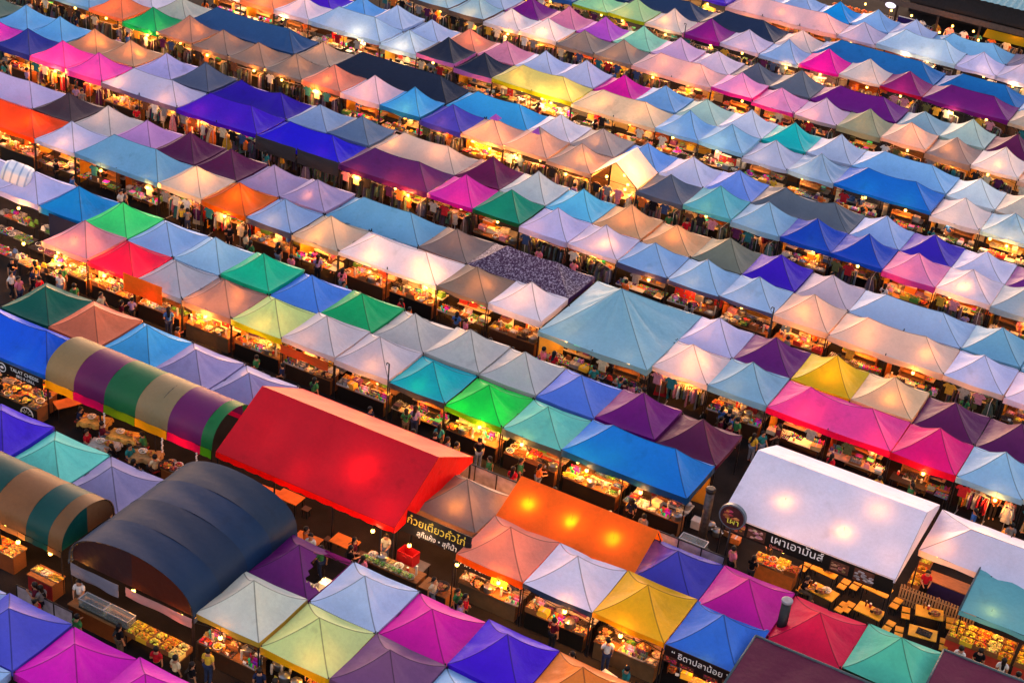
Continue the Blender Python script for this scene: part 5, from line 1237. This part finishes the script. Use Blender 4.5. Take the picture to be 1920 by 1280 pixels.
    # --- yellow tables with stools under the white marquee
    for i, (x, y, rz, lab) in enumerate(((21.95, -7.6, -.1, 'yellow table behind the black banner, farther left one'), (22.4, -9.1, -.15, 'yellow table beside the person in black in the court'), (24.25, -7.5, -.1, 'yellow table at the far side of the court, left of the fence'), (24.45, -9.15, -.1, 'yellow table behind the crimson canopy'), (26.6, -7.75, .25, 'yellow table beside the picket fence'), (26.75, -9.2, .2, 'yellow table behind the sea green canopy'))):
        at_table('dining', x, y, rz, '#dca32c', lab)
        for q in (-1, 1):
            for k in (-.22, .22):
                c, s = math.cos(rz), math.sin(rz); dx, dy = q * .92, k
                spawn('stool', f"yellow square stool at the {('left' if q < 0 else 'right')} end of the {lab}"[:110].rsplit(' ', 0)[0] if False else ' '.join((f"{('far' if k > 0 else 'near')} {('left' if q < 0 else 'right')} stool at the {lab}").split()[:16]), 'stool', (x + dx * c - dy * s, y + dx * s + dy * c, 0), rz, '#d89c28', 'yellow stools')
    small('bowl0', 22.5, -9.05, .745, 'white', '#e0dcd0', 'on the yellow table beside the person in black'); small('merch0', 26.8, -9.2, .745, 'dark', '#2a2420', 'on the table behind the sea green canopy')
    for i, (x, y) in enumerate(((21.9, -7.6), (24.2, -7.5), (24.5, -9.1), (26.6, -7.75), (22.1, -9.2))):
        w_ = 'on the %s yellow table of the court' % ('first', 'second', 'third', 'fourth', 'fifth')[i]
        small('bottle', x - .3, y + .15, .745, 'amber', '#8a4a1c', w_); small('jar', x - .12, y + .18, .745, 'red', '#b0342c', w_)
        if i != 1: small('bowl2', x + .25, y - .05, .745, 'brown', '#8a5c3a', w_)
        small('card', x + .05, y - .18, .745, 'dark', '#2c201c', w_)
    # counter in front of the white marquee
    spawn('counter1.9', 'white topped counter with orange side in the court of the white marquee', 'counter', (20.1, -8.75, 0), 0, '#d8702c')
    for i in range(4):
        for j in range(2): small(('tray0', 'tray1', 'bowl0', 'crate1')[(i + j) % 4], 19.4 + .48 * i, -8.95 + .36 * j, .866, ('golden', 'orange', 'yellow', 'brown')[i], ('#e0a43c', '#d8702c', '#e8c848', '#8a4c24')[i], 'on the counter of the white marquee')
    spawn('glasscase', 'glass display case on a dark stand left of the white marquee', 'display case', (16.6, -9.7, .75), 0, '#2a2422'); spawn('table1.3', 'dark stand below the glass case left of the white marquee', 'table', (16.6, -9.7, 0), 0, '#2a2422')
    for i in range(5): small('cooler' if i == 0 else 'pot' if i < 3 else 'carton0', 15.9 + .45 * i, -7.2 + .3 * (i % 2), 0, ('white', 'grey', 'steel', 'brown', 'orange')[i], ('#d0ccc8', '#9a9690', '#88868a', '#8a5c34', '#c87838')[i], 'in the alley left of the white marquee')
    for x, y, rz, k, wh, sh in ((19.35, -9.75, 3.0, 'reach', 'at the counter of the white marquee', 'black'), (18.45, -9.8, 2.6, 'stand', 'behind the round sign by the white marquee', 'pink'), (19.4, -7.8, .2, 'reach', 'behind the counter of the white marquee', 'black'), (21.55, -9.2, 1.5, 'eat', 'at the yellow table in the court', 'black')):
        person(x, y, rz, k, wh, shirt=sh)
    # fruit stall under the teal awning
    for i in range(2):
        spawn('counter2.7', ('left' if i == 0 else 'right') + ' wooden fruit counter below the teal awning', 'counter', (29.0 + 2.8 * i, -8.75, 0), 0, '#b83a2c')
        for a in range(5):
            for bq in range(3): small('crate%d' % ((a + bq) % 3), 27.95 + 2.8 * i + .53 * a, -8.98 + .36 * bq, .866 + .06 * bq, ('golden', 'yellow', 'orange', 'pale yellow', 'amber')[a], ('#e8b42c', '#ecc838', '#e08a28', '#ecd870', '#d89020')[a], 'of the fruit stall below the teal awning')
    for x, y, rz, k, sh in ((28.5, -10.3, 3.0, 'stand', 'white'), (29.2, -9.95, 3.2, 'stand', 'black'), (30.15, -9.95, 3.3, 'bag', 'white'), (30.85, -10.5, 3.1, 'stand', 'grey')):
        person(x, y, rz, k, 'shopping at the fruit stall below the teal awning', shirt=sh, hair='short')
    lamp(29.0, -8.3, 1.95, 40 * LW / 2, 'below the teal awning'); lamp(31.4, -8.3, 1.95, 40 * LW / 2, 'below the teal awning')
    # behind the picket fence
    spawn('counter2.7', 'dark purple draped counter behind the picket fence', 'counter', (27.2, -5.4, 0), 0, '#2c2250'); person(25.9, -6.2, .3, 'reach', 'in red behind the picket fence', shirt='red')
    for i in range(6): small('crate%d' % (i % 3), 25.45 + .02 * i, -6.1 + .42 * i, .5 + .12 * i, ('yellow', 'golden', 'amber', 'lime', 'orange', 'cream')[i], ('#e0c040', '#d8a838', '#c88820', '#b8c048', '#d88030', '#e0d0a0')[i], 'stacked at the left of the picket fence')
    lamp(26.0, -5.6, 2.1, 36 * LW / 2, 'behind the picket fence')
    for x, y, z, w in ((19.6, -7.6, 3.0, 44), (22.4, -8.0, 2.95, 44), (23.3, -6.3, 3.3, 50), (20.4, -9.2, 2.0, 26), (24.6, -8.2, 2.3, 22), (21.4, -8.6, 2.2, 18)): lamp(x, y, z, w * LW / 2, 'under the huge white marquee')
    for x, w in ((10.4, 120), (12.45, 105), (14.4, 112)): lamp(x, -13.5, 2.5, w * LW / 2, 'under the orange roof')
    for x, y, z, w in ((3.9, -16.2, 2.75, 70), (-.8, -16.2, 1.9, 24), (6.0, -17.2, 2.0, 26), (1.5, -17.2, 1.9, 22)): lamp(x, y, z, w * LW / 2, 'under the huge red marquee')
    # orange tables in front of and under the red marquee
    for x, y, rz, lab in ((1.3, -18.85, .1, 'orange table left of the navy barrel and red marquee corner'), (2.95, -18.9, .05, 'orange table beside the man in white shirt'), (-.45, -17.2, .1, 'orange table under the hem of the red marquee, left one'), (.6, -16.9, 0, 'orange table under the hem of the red marquee, middle one'), (4.3, -18.1, 0, 'orange table under the right end of the red marquee')):
        at_table('dining', x, y, rz, '#d0752c', lab)
        for q in (-1, 1): spawn('stool', ' '.join((f"dark stool {('left' if q < 0 else 'right')} of the {lab}").split()[:16]), 'stool', (x + q * .85, y + .05, 0), rz, '#4a3026', 'dark stools')
    small('bottle', 1.25, -18.85, .745, 'red', '#b82c2c', 'on the orange table by the navy barrel'); small('jar', 1.4, -18.8, .745, 'pink', '#d88090', 'on the orange table by the navy barrel')
    person(3.55, -19.55, .3, 'walk', 'beside the orange tables of the red marquee', shirt='white', hair='short'); person(3.2, -19.35, 2.0, 'stand', 'beside the man at the orange tables', shirt='orange')
    # noodle stall
    spawn('counter2.7', 'dark slatted counter of the noodle stall', 'counter', (6.95, -18.45, 0), 0, '#33261c'); spawn('counter1.3', 'short dark counter with a wok right of the noodle counter', 'counter', (9.1, -18.55, 0), 0, '#2c2420')
    spawn('redbox', 'big open red box on the noodle stall', 'box', (7.2, -17.75, .78), -.1, '#b01418').scale = (1.2, 1.15, 1.3); spawn('table1.3', 'steel table behind the noodle counter', 'table', (7.4, -17.7, 0), 0, '#6a6664')
    for i in range(9): small('bowl1', 5.75 + .27 * i, -18.72, .866, ('leafy green', 'pale green', 'bright green')[i % 3], ('#5a9a38', '#a8c070', '#7ab048')[i % 3], 'along the edge of the noodle counter')
    for i in range(6): small(('bowl0', 'pot', 'tray1', 'bowl0', 'jar', 'cupstack')[i], 5.9 + .42 * i, -18.38, .866, ('white', 'steel', 'tan', 'cream', 'red', 'white')[i], ('#dcd8d0', '#98968f', '#c09a64', '#dcc8a0', '#b8322a', '#e0dcd8')[i], 'on the noodle counter')
    small('wok', 9.3, -18.55, .866, 'dark', '#8a5c40', 'on the short noodle counter')
    for x, y, rz, k, sh, hr in ((5.3, -19.25, 2.6, 'reach', 'black', 'long'), (6.05, -19.4, 2.9, 'bag', 'pink', 'long'), (6.0, -17.6, .3, 'reach', 'cream', 'short'), (5.1, -18.6, 1.9, 'stand', 'maroon', None)): person(x, y, rz, k, 'at the noodle stall', shirt=sh, hair=hr)
    lamp(7.35, -18.0, 1.85, 20 * LW / 2, 'over the noodle stall', 0); lamp(9.5, -17.75, 1.7, 10 * LW / 2, 'at the right end of the noodle sign', 0); lamp(5.75, -18.3, 2.05, 18 * LW / 2, 'at the left end of the noodle stall', 0)
    r = thing('stall_frame', 'dark pole frame carrying the noodle stall sign', 'frame', (8.0, -17.6, 0))
    for x in (-1.75, 1.75):
        for y in (-.9, .42): part('post', MB().box((x, y, 1.25), (.05, .05, 2.5)).mesh('post', M_FRAME), r)
    part('beam', MB().box((0, .42, 2.5), (3.5, .04, .04)).mesh('beam', M_FRAME), r)
    # wooden counter under the salmon canopy has its own black skirt; diners under the striped barrel
    for x, y, rz, c, lab in ((-9.9, -17.35, .35, '#c89a4c', 'yellow patterned cloth on the left table under the striped barrel'), (-8.1, -17.5, .3, '#c8a050', 'yellow cloth on the middle table under the striped barrel'), (-8.3, -18.6, .3, '#a8a49c', 'grey patterned cloth on the front table under the striped barrel'), (-6.3, -18.1, .5, '#b08a5c', 'tan patterned cloth on the right table under the striped barrel')):
        spawn('clothtable', lab.replace('cloth on the', 'clothed') .replace('yellow patterned clothed', 'dining table with yellow patterned cloth,') if False else 'dining table under the ' + lab, 'table', (x, y, 0), rz, c, 'clothed dining tables')
        spawn('tablecloth', lab, 'tablecloth', (x, y, 0), rz, c, 'tablecloths under the striped barrel')
        small('bowl0', x - .2, y, .76, 'white', '#dcd4c4', 'on the ' + lab.split(' on the ')[1]); small('bowl2', x + .25, y + .05, .76, 'amber', '#b87a3c', 'on the ' + lab.split(' on the ')[1])
    for x, y, rz, k, sh in ((-10.75, -17.5, 1.9, 'eat', 'navy'), (-9.0, -17.9, 2.6, 'sit', 'maroon'), (-7.5, -18.9, -1.5, 'eat', 'black'), (-9.2, -18.7, 1.6, 'sit', 'red'), (-7.0, -17.4, -1.3, 'eat', 'green'), (-6.9, -18.5, 1.3, 'sit', 'teal'), (-5.5, -18.5, -1.9, 'sit', 'olive' if False else 'cream'), (-6.0, -19.3, 3.1, 'sit', 'black')):
        person(x, y, rz, k, 'dining under the striped barrel canopy', shirt=sh)
        spawn('stool', ' '.join(f"red stool of the diner in {sh} under the striped barrel canopy".split()[:16]), 'stool', (x, y, 0), rz, '#8a2420', 'red stools')
    spawn('counter1.9', 'low wooden counter of pans right of the diners', 'counter', (-4.1, -18.3, 0), 0, '#6a3c1c')
    for i in range(5):
        for j in range(2): small(('wok', 'bowl1', 'bowl0', 'bowl2', 'tray2')[(i + j) % 5], -4.85 + .38 * i, -18.5 + .38 * j, .866, ('amber', 'red', 'brown', 'green', 'tan')[i], ('#c07828', '#c0342c', '#7a4a2c', '#6a8a3a', '#b8905c')[i], 'on the counter of pans')
    for x in (-8.9, -5.6, -3.7): # strings of pale shells
        bd = MB()
        for k in range(9): bd.ball((.02 * math.sin(k * 2), 0, -.09 * k), .05, 0, (1, 1, .8), 0)
        single('bead_string', bd.mesh('bead_string', M_ENAMEL), ('left' if x < -8 else 'middle' if x < -4 else 'right') + ' string of pale beads hanging from the striped barrel canopy', 'beads', (x, -17.86, 1.75), group='bead strings')
    for x, y, w in ((-10.8, -16.8, 26), (-7.6, -17.0, 24), (-4.6, -17.2, 26)): lamp(x, y, 1.95, w * LW / 2, 'under the striped barrel canopy', 2)
    # talat cheese cart: black front with a wheel emblem, wooden side table
    spawn('counter2.7', 'black food cart counter below the royal blue canopy', 'counter', (-13.7, -18.1, 0), 0, '#14120f')
    r = thing('cart_wheel', 'white half wheel emblem on the front of the black food cart', 'emblem', (-12.95, -18.5, .42)); w = MB()
    for k in range(16): a0, a1 = k * math.pi / 16, (k + 1) * math.pi / 16; w.tube((.36 * math.cos(a0), 0, .36 * math.sin(a0)), (.36 * math.cos(a1), 0, .36 * math.sin(a1)), .03, 6)
    for k in range(5): a0 = (k + .5) * math.pi / 5; w.tube((.1 * math.cos(a0), 0, .1 * math.sin(a0)), (.3 * math.cos(a0), 0, .3 * math.sin(a0)), .012, 5)
    part('wheel', w.mesh('wheel', M_WTXT), r)
    for i in range(5):
        for j in range(2): small(('tray0', 'bowl0', 'tray2', 'wok', 'tray1')[(i + 2 * j) % 5], -14.75 + .52 * i, -18.3 + .42 * j, .866, ('amber', 'golden', 'orange', 'yellow', 'tan')[i], ('#d89838', '#e0b048', '#d87830', '#e8c850', '#c89858')[i], 'on the black food cart')
    spawn('table1.3', 'orange wooden side table right of the black food cart', 'table', (-11.8, -17.0, 0), 1.1, '#b8642c'); person(-15.6, -18.9, 2.8, 'stand', 'in red at the black food cart', shirt='red', hair='short'); person(-14.4, -17.1, 0, 'reach', 'behind the black food cart', shirt='black')
    lamp(-14.7, -17.75, 1.6, 20 * LW / 2, 'over the black food cart', 2); lamp(-12.9, -17.2, 1.7, 26 * LW / 2, 'over the black food cart')
    # front of the green barrel and the navy barrel
    spawn('counter2.7', 'wooden counter with fried food below the teal and brown barrel', 'counter', (-7.0, -26.6, 0), 0, '#7a3c1c'); spawn('counter1.3', 'red counter with white wave below the teal and brown barrel', 'counter', (-3.9, -27.0, 0), 0, '#8a1c20')
    for i in range(5):
        for j in range(2): small('tray%d' % ((i + j) % 3), -8.05 + .53 * i, -26.8 + .42 * j, .866, ('golden', 'yellow', 'amber', 'orange', 'tan')[i], ('#e8b848', '#ecd050', '#d89830', '#d87c2c', '#c89c60')[i], 'on the fried food counter')
    for i in range(3): small('tray%d' % i, -4.3 + .42 * i, -26.95, .866, ('yellow', 'pale', 'golden')[i], ('#e8d468', '#dcd4c0', '#d8a840')[i], 'on the red counter')
    spawn('counter2.7', 'long wooden counter with pale top before the navy barrel', 'counter', (-.7, -27.45, 0), 0, '#6a3414')
    spawn('glasscase', 'left glass display case on the long counter', 'display case', (-.95, -27.5, .866), 0, '#3a3630'); 
    spawn('glasscase', 'right glass display case on the long counter', 'display case', (.28, -27.5, .866), 0, '#3a3630')
    spawn('table2.7', 'low table of yellow fruit before the navy barrel', 'table', (2.15, -27.5, 0), 0, '#6a4424')
    for i in range(5):
        for j in range(2): small('crate%d' % ((i + j) % 3), 1.1 + .53 * i, -27.7 + .4 * j, .78, ('yellow', 'golden', 'lemon', 'amber', 'pale yellow')[i], ('#e8c838', '#e0b030', '#f0dc50', '#d89c28', '#f0e080')[i], 'on the fruit table before the navy barrel')
    person(1.0, -28.35, 2.9, 'stand', 'in black before the yellow fruit table', shirt='black', hair='long'); person(2.9, -28.5, 3.3, 'bag', 'by the yellow fruit table', shirt='red'); person(-2.0, -27.2, .4, 'reach', 'in white behind the long wooden counter', shirt='white'); person(3.8, -28.5, 3.0, 'stand', 'before the pale grey canopy', shirt='cream'); person(4.5, -28.4, 2.6, 'bag', 'before the pale grey canopy', shirt='black', hair='long')
    o = spawn('sheet2', 'pale pink printed banner below the right end of the navy barrel', 'banner', (1.75, -27.0, 1.75), 0, '#c89a94'); o.scale = (1.6, 1, .35)
    o = spawn('sheet2', 'crumpled clear plastic curtain below the left end of the navy barrel', 'curtain', (-1.4, -27.0, 1.5), 0, '#8a8a9a'); o.scale = (1.2, 1, .5)
    for x, y, w in ((-6.6, -26.3, 40), (-5.4, -26.9, 34), (-3.9, -26.7, 26), (-2.3, -26.9, 30), (.2, -26.6, 30), (2.6, -26.7, 34)): lamp(x, y, 1.75, w * LW / 2, 'in front of the barrel canopies')
    for i, x in enumerate((-26.4, -23.4)):
        spawn('table2.7', ('left', 'right')[i] + ' dark table below the pale lavender and cerulean canopies', 'table', (x, -4.75, 0), 0, '#2c221c')
        for a in range(5):
            for bq in range(2): put(('bag', 'tray2', 'books', 'packets', 'bag')[(a + bq) % 5], x - 1.1 + .54 * a, -4.95 + .38 * bq, .78, 0, None, 'on the dark table below the pale lavender canopy' if i == 0 else 'on the dark table below the cerulean canopy', GC, random.Random(i * 7 + a))
    lamp(-26.0, -5.2, 1.75, 20 * LW, 'below the pale lavender canopy')
    for yy_, xx_ in ((2.55, SX(17) - 1.4), (2.6, SX(14) - 1.45)): put('sheet1', xx_, yy_ - .2, .25, math.pi / 2, ('golden', '#e0a830'), 'lit beside the ' + ('steel blue ridged canopy' if yy_ < 2.58 else 'orange canopy'))  # golden colour stands in for lamplight on the stall wall
    # open tables at the left edge without a canopy
    for i, (x, y) in enumerate(((-25.3, -6.3), (-22.4, -6.6), (-24.3, -8.0), (-21.6, -8.2), (-28.3, -6.2), (-27.4, -7.9))):
        spawn('table2.7', ('rear middle', 'rear right', 'front middle', 'front right', 'rear left', 'front left')[i] + ' dark trestle table of the uncovered stall at the left edge', 'table', (x, y, 0), 0, '#3a2c24')
        for a in range(5):
            for bq in range(2): put(('bag', 'merch0', 'bowl0', 'tray2', 'merch1', 'jar')[(a + bq + i) % 6], x - 1.05 + .52 * a, y - .18 + .36 * bq, .78, 0, None, 'of the uncovered stall at the left edge', GC, random.Random(i * 10 + a))
    lamp(-27.0, -7.2, 1.7, 26 * LW, 'over the uncovered stall at the left edge'); lamp(-22.9, -8.1, 1.75, 36 * LW, 'over the uncovered stall at the left edge'); 
    for x, y, rz, k, sh in ((-21.4, -10.6, 1.6, 'walk', 'white'), (-20.6, -10.9, 1.4, 'bag', 'pink'), (-19.9, -10.2, -1.4, 'walk', 'red'), (-19.4, -9.2, .3, 'stand', 'white'), (-22.3, -9.6, .8, 'phone', 'black'), (-20.9, -9.6, 2.2, 'walk', 'navy')): person(x, y, rz, k, 'in the aisle at the left edge', shirt=sh)
    T7 = CELL['KB', 7]
    for ch in T7['root'].children:
        if ch.name.startswith('canopy'):
            bm = bmesh.new(); bm.from_mesh(ch.data)
            dead = [f for f in bm.faces if (lambda c: c.x > .35 and c.y > -.75 and c.x + .35 * c.y > .62 and c.z < .62)(f.calc_center_median())]
            bmesh.ops.delete(bm, geom=dead, context='FACES'); bm.to_mesh(ch.data); bm.free()
    spawn('table1.9', 'white table showing through the torn purple canopy', 'table', (T7['x'] + .9, T7['y'] + .3, .35), .3, '#d8d4cc')
    for i in range(4): small(('tray0', 'bowl0', 'cooler', 'tray1')[i], T7['x'] + .3 + .4 * i, T7['y'] + .3 + .1 * i, 1.13, ('white', 'pale', 'white', 'cream')[i], ('#e0dcd8', '#d8d0c8', '#e4e0dc', '#e0d4c0')[i], 'under the torn purple canopy')
    lamp(T7['x'] + 1.1, T7['y'] + .2, 1.9, 26 * LW / 2, 'under the torn purple canopy', 0)
    rg = random.Random(77)
    for n_, (xa, xb, ya, yb, wh) in enumerate(((-2, 6, -20.4, -19.2, 'in the aisle below the red marquee'), (9, 21, -20.3, -18.9, 'in the aisle before the salmon and mustard canopies'), (-20, -3, -11.0, -9.2, 'in the aisle behind the coral canopy row'), (-3, 16, -10.9, -9.2, 'in the aisle behind the red marquee'), (3, 15, -1.6, -.2, 'in the aisle by the wrinkled tarpaulin'), (-14, 3, -1.4, 0, 'in the aisle before the white ridged canopy'), (-12, 3, -29.4, -28.2, 'in the aisle at the bottom left'), (15, 30, -.9, .6, 'in the aisle before the magenta ridged canopy'))):
        for k in range(int((xb - xa) * .6)):
            person(rg.uniform(xa, xb), rg.uniform(ya, yb), rg.choice((1.57, -1.57, 3.1, 3.1)) + rg.uniform(-.6, .6), rg.choice(('walk', 'bag', 'stand', 'phone', 'walk')), wh)
        for k in range(int((xb - xa) * .3)):
            put(rg.choice(('carton0', 'cooler', 'carton2', 'crate1')), rg.uniform(xa, xb), rg.choice((ya - .1, yb + .15)), 0, rg.uniform(0, 3), None, 'left ' + wh, rng=rg)
    # a person in orange by the magenta canopy
    person(9.3, -21.6, -.6, 'bag', 'beside the magenta canopy near the bottom', shirt='orange', hair='short')
    # --- market hall beyond the canopies
    r = thing('market_hall', 'long dark market hall with teal roof and brown fascia at the top right', 'hall', (14.0, 67.0, 0)); rt = pbr('teal_roof', '#4c8a98', .5, .2, var=.2)
    m = MB(); m.grid(lambda u, v: (-12.2 + 28 * u, -3.1 + 8.5 * v, 4.75 + 1.4 * v + .03 * math.sin(u * 28 * 12)), 160, 3); part('roof', m.mesh('roof', rt), r)
    part('fascia', MB().box((-1, -3.0, 2.95), (25, .12, .45)).mesh('fascia', pbr('brown_fascia', '#4a3c38', .6, var=.2)), r); part('upper_wall', MB().box((1, -2.6, 3.95), (28, .1, 1.5)).mesh('upper_wall', pbr('dark_wall', '#15141a', .7, var=.3)), r); part('back_wall', MB().box((1, 5, 2.4), (28, .2, 4.8)).mesh('back_wall', pbr('dark_wall', '#15141a', .7)), r)  # shade of the open recess above the fascia, built as a dark panel
    for k in range(9): part('column', MB().box((-12 + 3.4 * k, -3.0, 1.36), (.16, .16, 2.72)).mesh('column', M_FRAME), r)
    m = MB(); m.grid(lambda u, v: (-4.6 + 13 * u, -3.1 - 1.1 * v, 2.66 - .35 * v), 20, 3); part('awning', m.mesh('awning', fabric('ochre_awning', .25, .3, attr=False, color=base_of('#9a7a34'))), r)
    rg = random.Random(44)
    for k in range(8):
        x = 1.2 + 1.7 * k
        rack(x + .3, 64.8, rg.uniform(-.2, .2), 1.3, 'in the dark market hall', rg, 7)
        put('table1.3', x, 63.6, 0, 0, ('dark', '#3a2c28'), 'before the dark market hall', rng=rg)
        for q in range(2): put(rg.choice(('bag', 'stack0', 'carton0', 'merch1')), x - .3 + .6 * q, 63.6, .78, 0, None, 'before the dark market hall', GC, rg)
        if k % 3 != 2: lamp(x + .4, 63.9, 2.2, (30, 12, 16)[k % 3] * LW / 2, 'at the dark market hall', 2 if k % 2 else 1)
    for k in range(7):
        for q in range(3): put('crate%d' % (q % 3), -3.4 + .62 * k, 64.2 + .5 * q, .3 + .35 * q, 0, ('golden', '#e09a2c') if q % 2 else ('orange', '#d87a24'), 'in the stacked display beside the market hall', rng=rg)
    lamp(-.6, 63.9, 2.2, 90 * LW / 2, 'over the orange crates by the market hall'); lamp(-2.6, 63.8, 2.2, 70 * LW / 2, 'over the orange crates by the market hall')
    for k in range(7):
        for q in range(2): put('tee', 4.2 + 1.15 * k, 64.2 + .5 * q, 1.9 - .3 * q, rg.uniform(-.3, .3), None, 'in the dark market hall', GARC, rg)
    lamp(5.9, 63.4, 1.6, 60 * LW / 2, 'burning orange in the dark market hall', 2); lamp(9.0, 63.6, 1.7, 40 * LW / 2, 'burning orange in the dark market hall', 2)
    for k in range(8): put('carton%d' % (k % 3), -9 + 1.3 * k, 62.6 + .5 * (k % 2), 0, .3 * k, None, 'behind the farthest canopy row', rng=rg)
    r = thing('light_box', 'glowing white oval light box sign left of the market hall', 'sign', (1.45, 63.9, 2.6)); lb = MB().lathe([(.3, -.06), (.34, 0), (.3, .06)], 20); lb.v = [(x * 1.3, z, y * .7) for x, y, z in lb.v]; part('face', lb.mesh('face', glow('light_box', '#f4e4ff', .5)), r); part('bracket', MB().tube((0, 0, -2.55), (0, .1, -.25), .04).mesh('bracket', M_FRAME), r)
    r = thing('banner_sign', 'violet banner sign with white trim by the market hall', 'sign', (3.1, 63.5, 1.5)); part('board', MB().box((0, 0, 0), (1.5, .05, 1.2)).mesh('board', pbr('violet_board', '#2c1c5c', .5)), r); part('trim', MB().box((0, -.03, .56), (1.4, .02, .05)).box((.68, -.03, 0), (.05, .02, 1.1)).mesh('trim', M_WTXT), r)
SKIP |= {('KF', 99)}
build_tents()
build_special()
build_stalls()
# ------------------------------------------------------------------ ground, sky, light
def setting():
    m, nt, out = _new('asphalt')
    p = nt.nodes.new('ShaderNodeBsdfPrincipled'); p.inputs['Roughness'].default_value = 0.9; p.inputs['Specular IOR Level'].default_value = 0.08
    n = _noise(nt, 0.6, 8, 'Object', False); n2 = _noise(nt, 25, 4, 'Object', False)
    c = _mul(nt, (0.016, 0.014, 0.014), _range(nt, n.outputs[0], 0.5, 1.5, .3, .7)); c = _mul(nt, c, _range(nt, n2.outputs[0], .7, 1.3, .3, .7))
    nt.links.new(c, p.inputs['Base Color']); nt.links.new(p.outputs[0], out.inputs['Surface'])
    g = MB().quad((-700, -400, 0), (700, -400, 0), (700, 900, 0), (-700, 900, 0)).mesh('ground', m)
    single('ground', g, None, None, kind='structure')
    W = bpy.data.worlds.new('World'); SC.world = W; W.use_nodes = True; nt = W.node_tree; nt.nodes.clear()
    o = nt.nodes.new('ShaderNodeOutputWorld'); b = nt.nodes.new('ShaderNodeBackground'); s = nt.nodes.new('ShaderNodeTexSky')
    s.sky_type = 'NISHITA'; s.sun_disc = False; s.sun_elevation = math.radians(SUN_EL); s.sun_rotation = math.radians(SUN_AZ)
    s.air_density = 1.0; s.dust_density = 1.0; s.ozone_density = 1.0
    b.inputs['Strength'].default_value = SKY; tn = nt.nodes.new('ShaderNodeVectorMath'); tn.operation = 'MULTIPLY'; tn.inputs[1].default_value = SKY_TINT; nt.links.new(s.outputs[0], tn.inputs[0]); nt.links.new(tn.outputs[0], b.inputs['Color']); nt.links.new(b.outputs[0], o.inputs['Surface'])
    l = bpy.data.lights.new('sun', 'SUN'); l.energy = SUN; l.angle = math.radians(SUN_ANG); l.color = SUN_COL
    so = bpy.data.objects.new('sun', l); link(so)
    az, el = math.radians(SUN_AZ), math.radians(SUN_EL)
    d = Vector((math.sin(az) * math.cos(el), math.cos(az) * math.cos(el), math.sin(el)))   # towards the sun
    so.rotation_euler = d.to_track_quat('Z', 'Y').to_euler(); so.location = (0, 0, 60)
    SC.view_settings.view_transform = 'Standard'; SC.view_settings.look = 'None'; SC.view_settings.gamma = 1.0
    SC.view_settings.exposure = EXPO
    cy = SC.cycles; cy.use_denoising = True
    try: cy.denoiser = 'OPENIMAGEDENOISE'
    except Exception: pass
    cy.max_bounces = 6; cy.diffuse_bounces = 3; cy.glossy_bounces = 2; cy.transmission_bounces = 4; cy.transparent_max_bounces = 8
    cy.sample_clamp_indirect = 6; cy.caustics_reflective = False; cy.caustics_refractive = False
    cy.use_light_tree = True
SUN_EL, SUN_AZ, SUN, SUN_ANG, SUN_COL, SKY, EXPO = 8.0, -26.0, 0.16, 30.0, (1.0, .92, .94), 0.15, 1.94
SKY_TINT = (1.45, 1.04, .95)      # a pink dusk
setting()
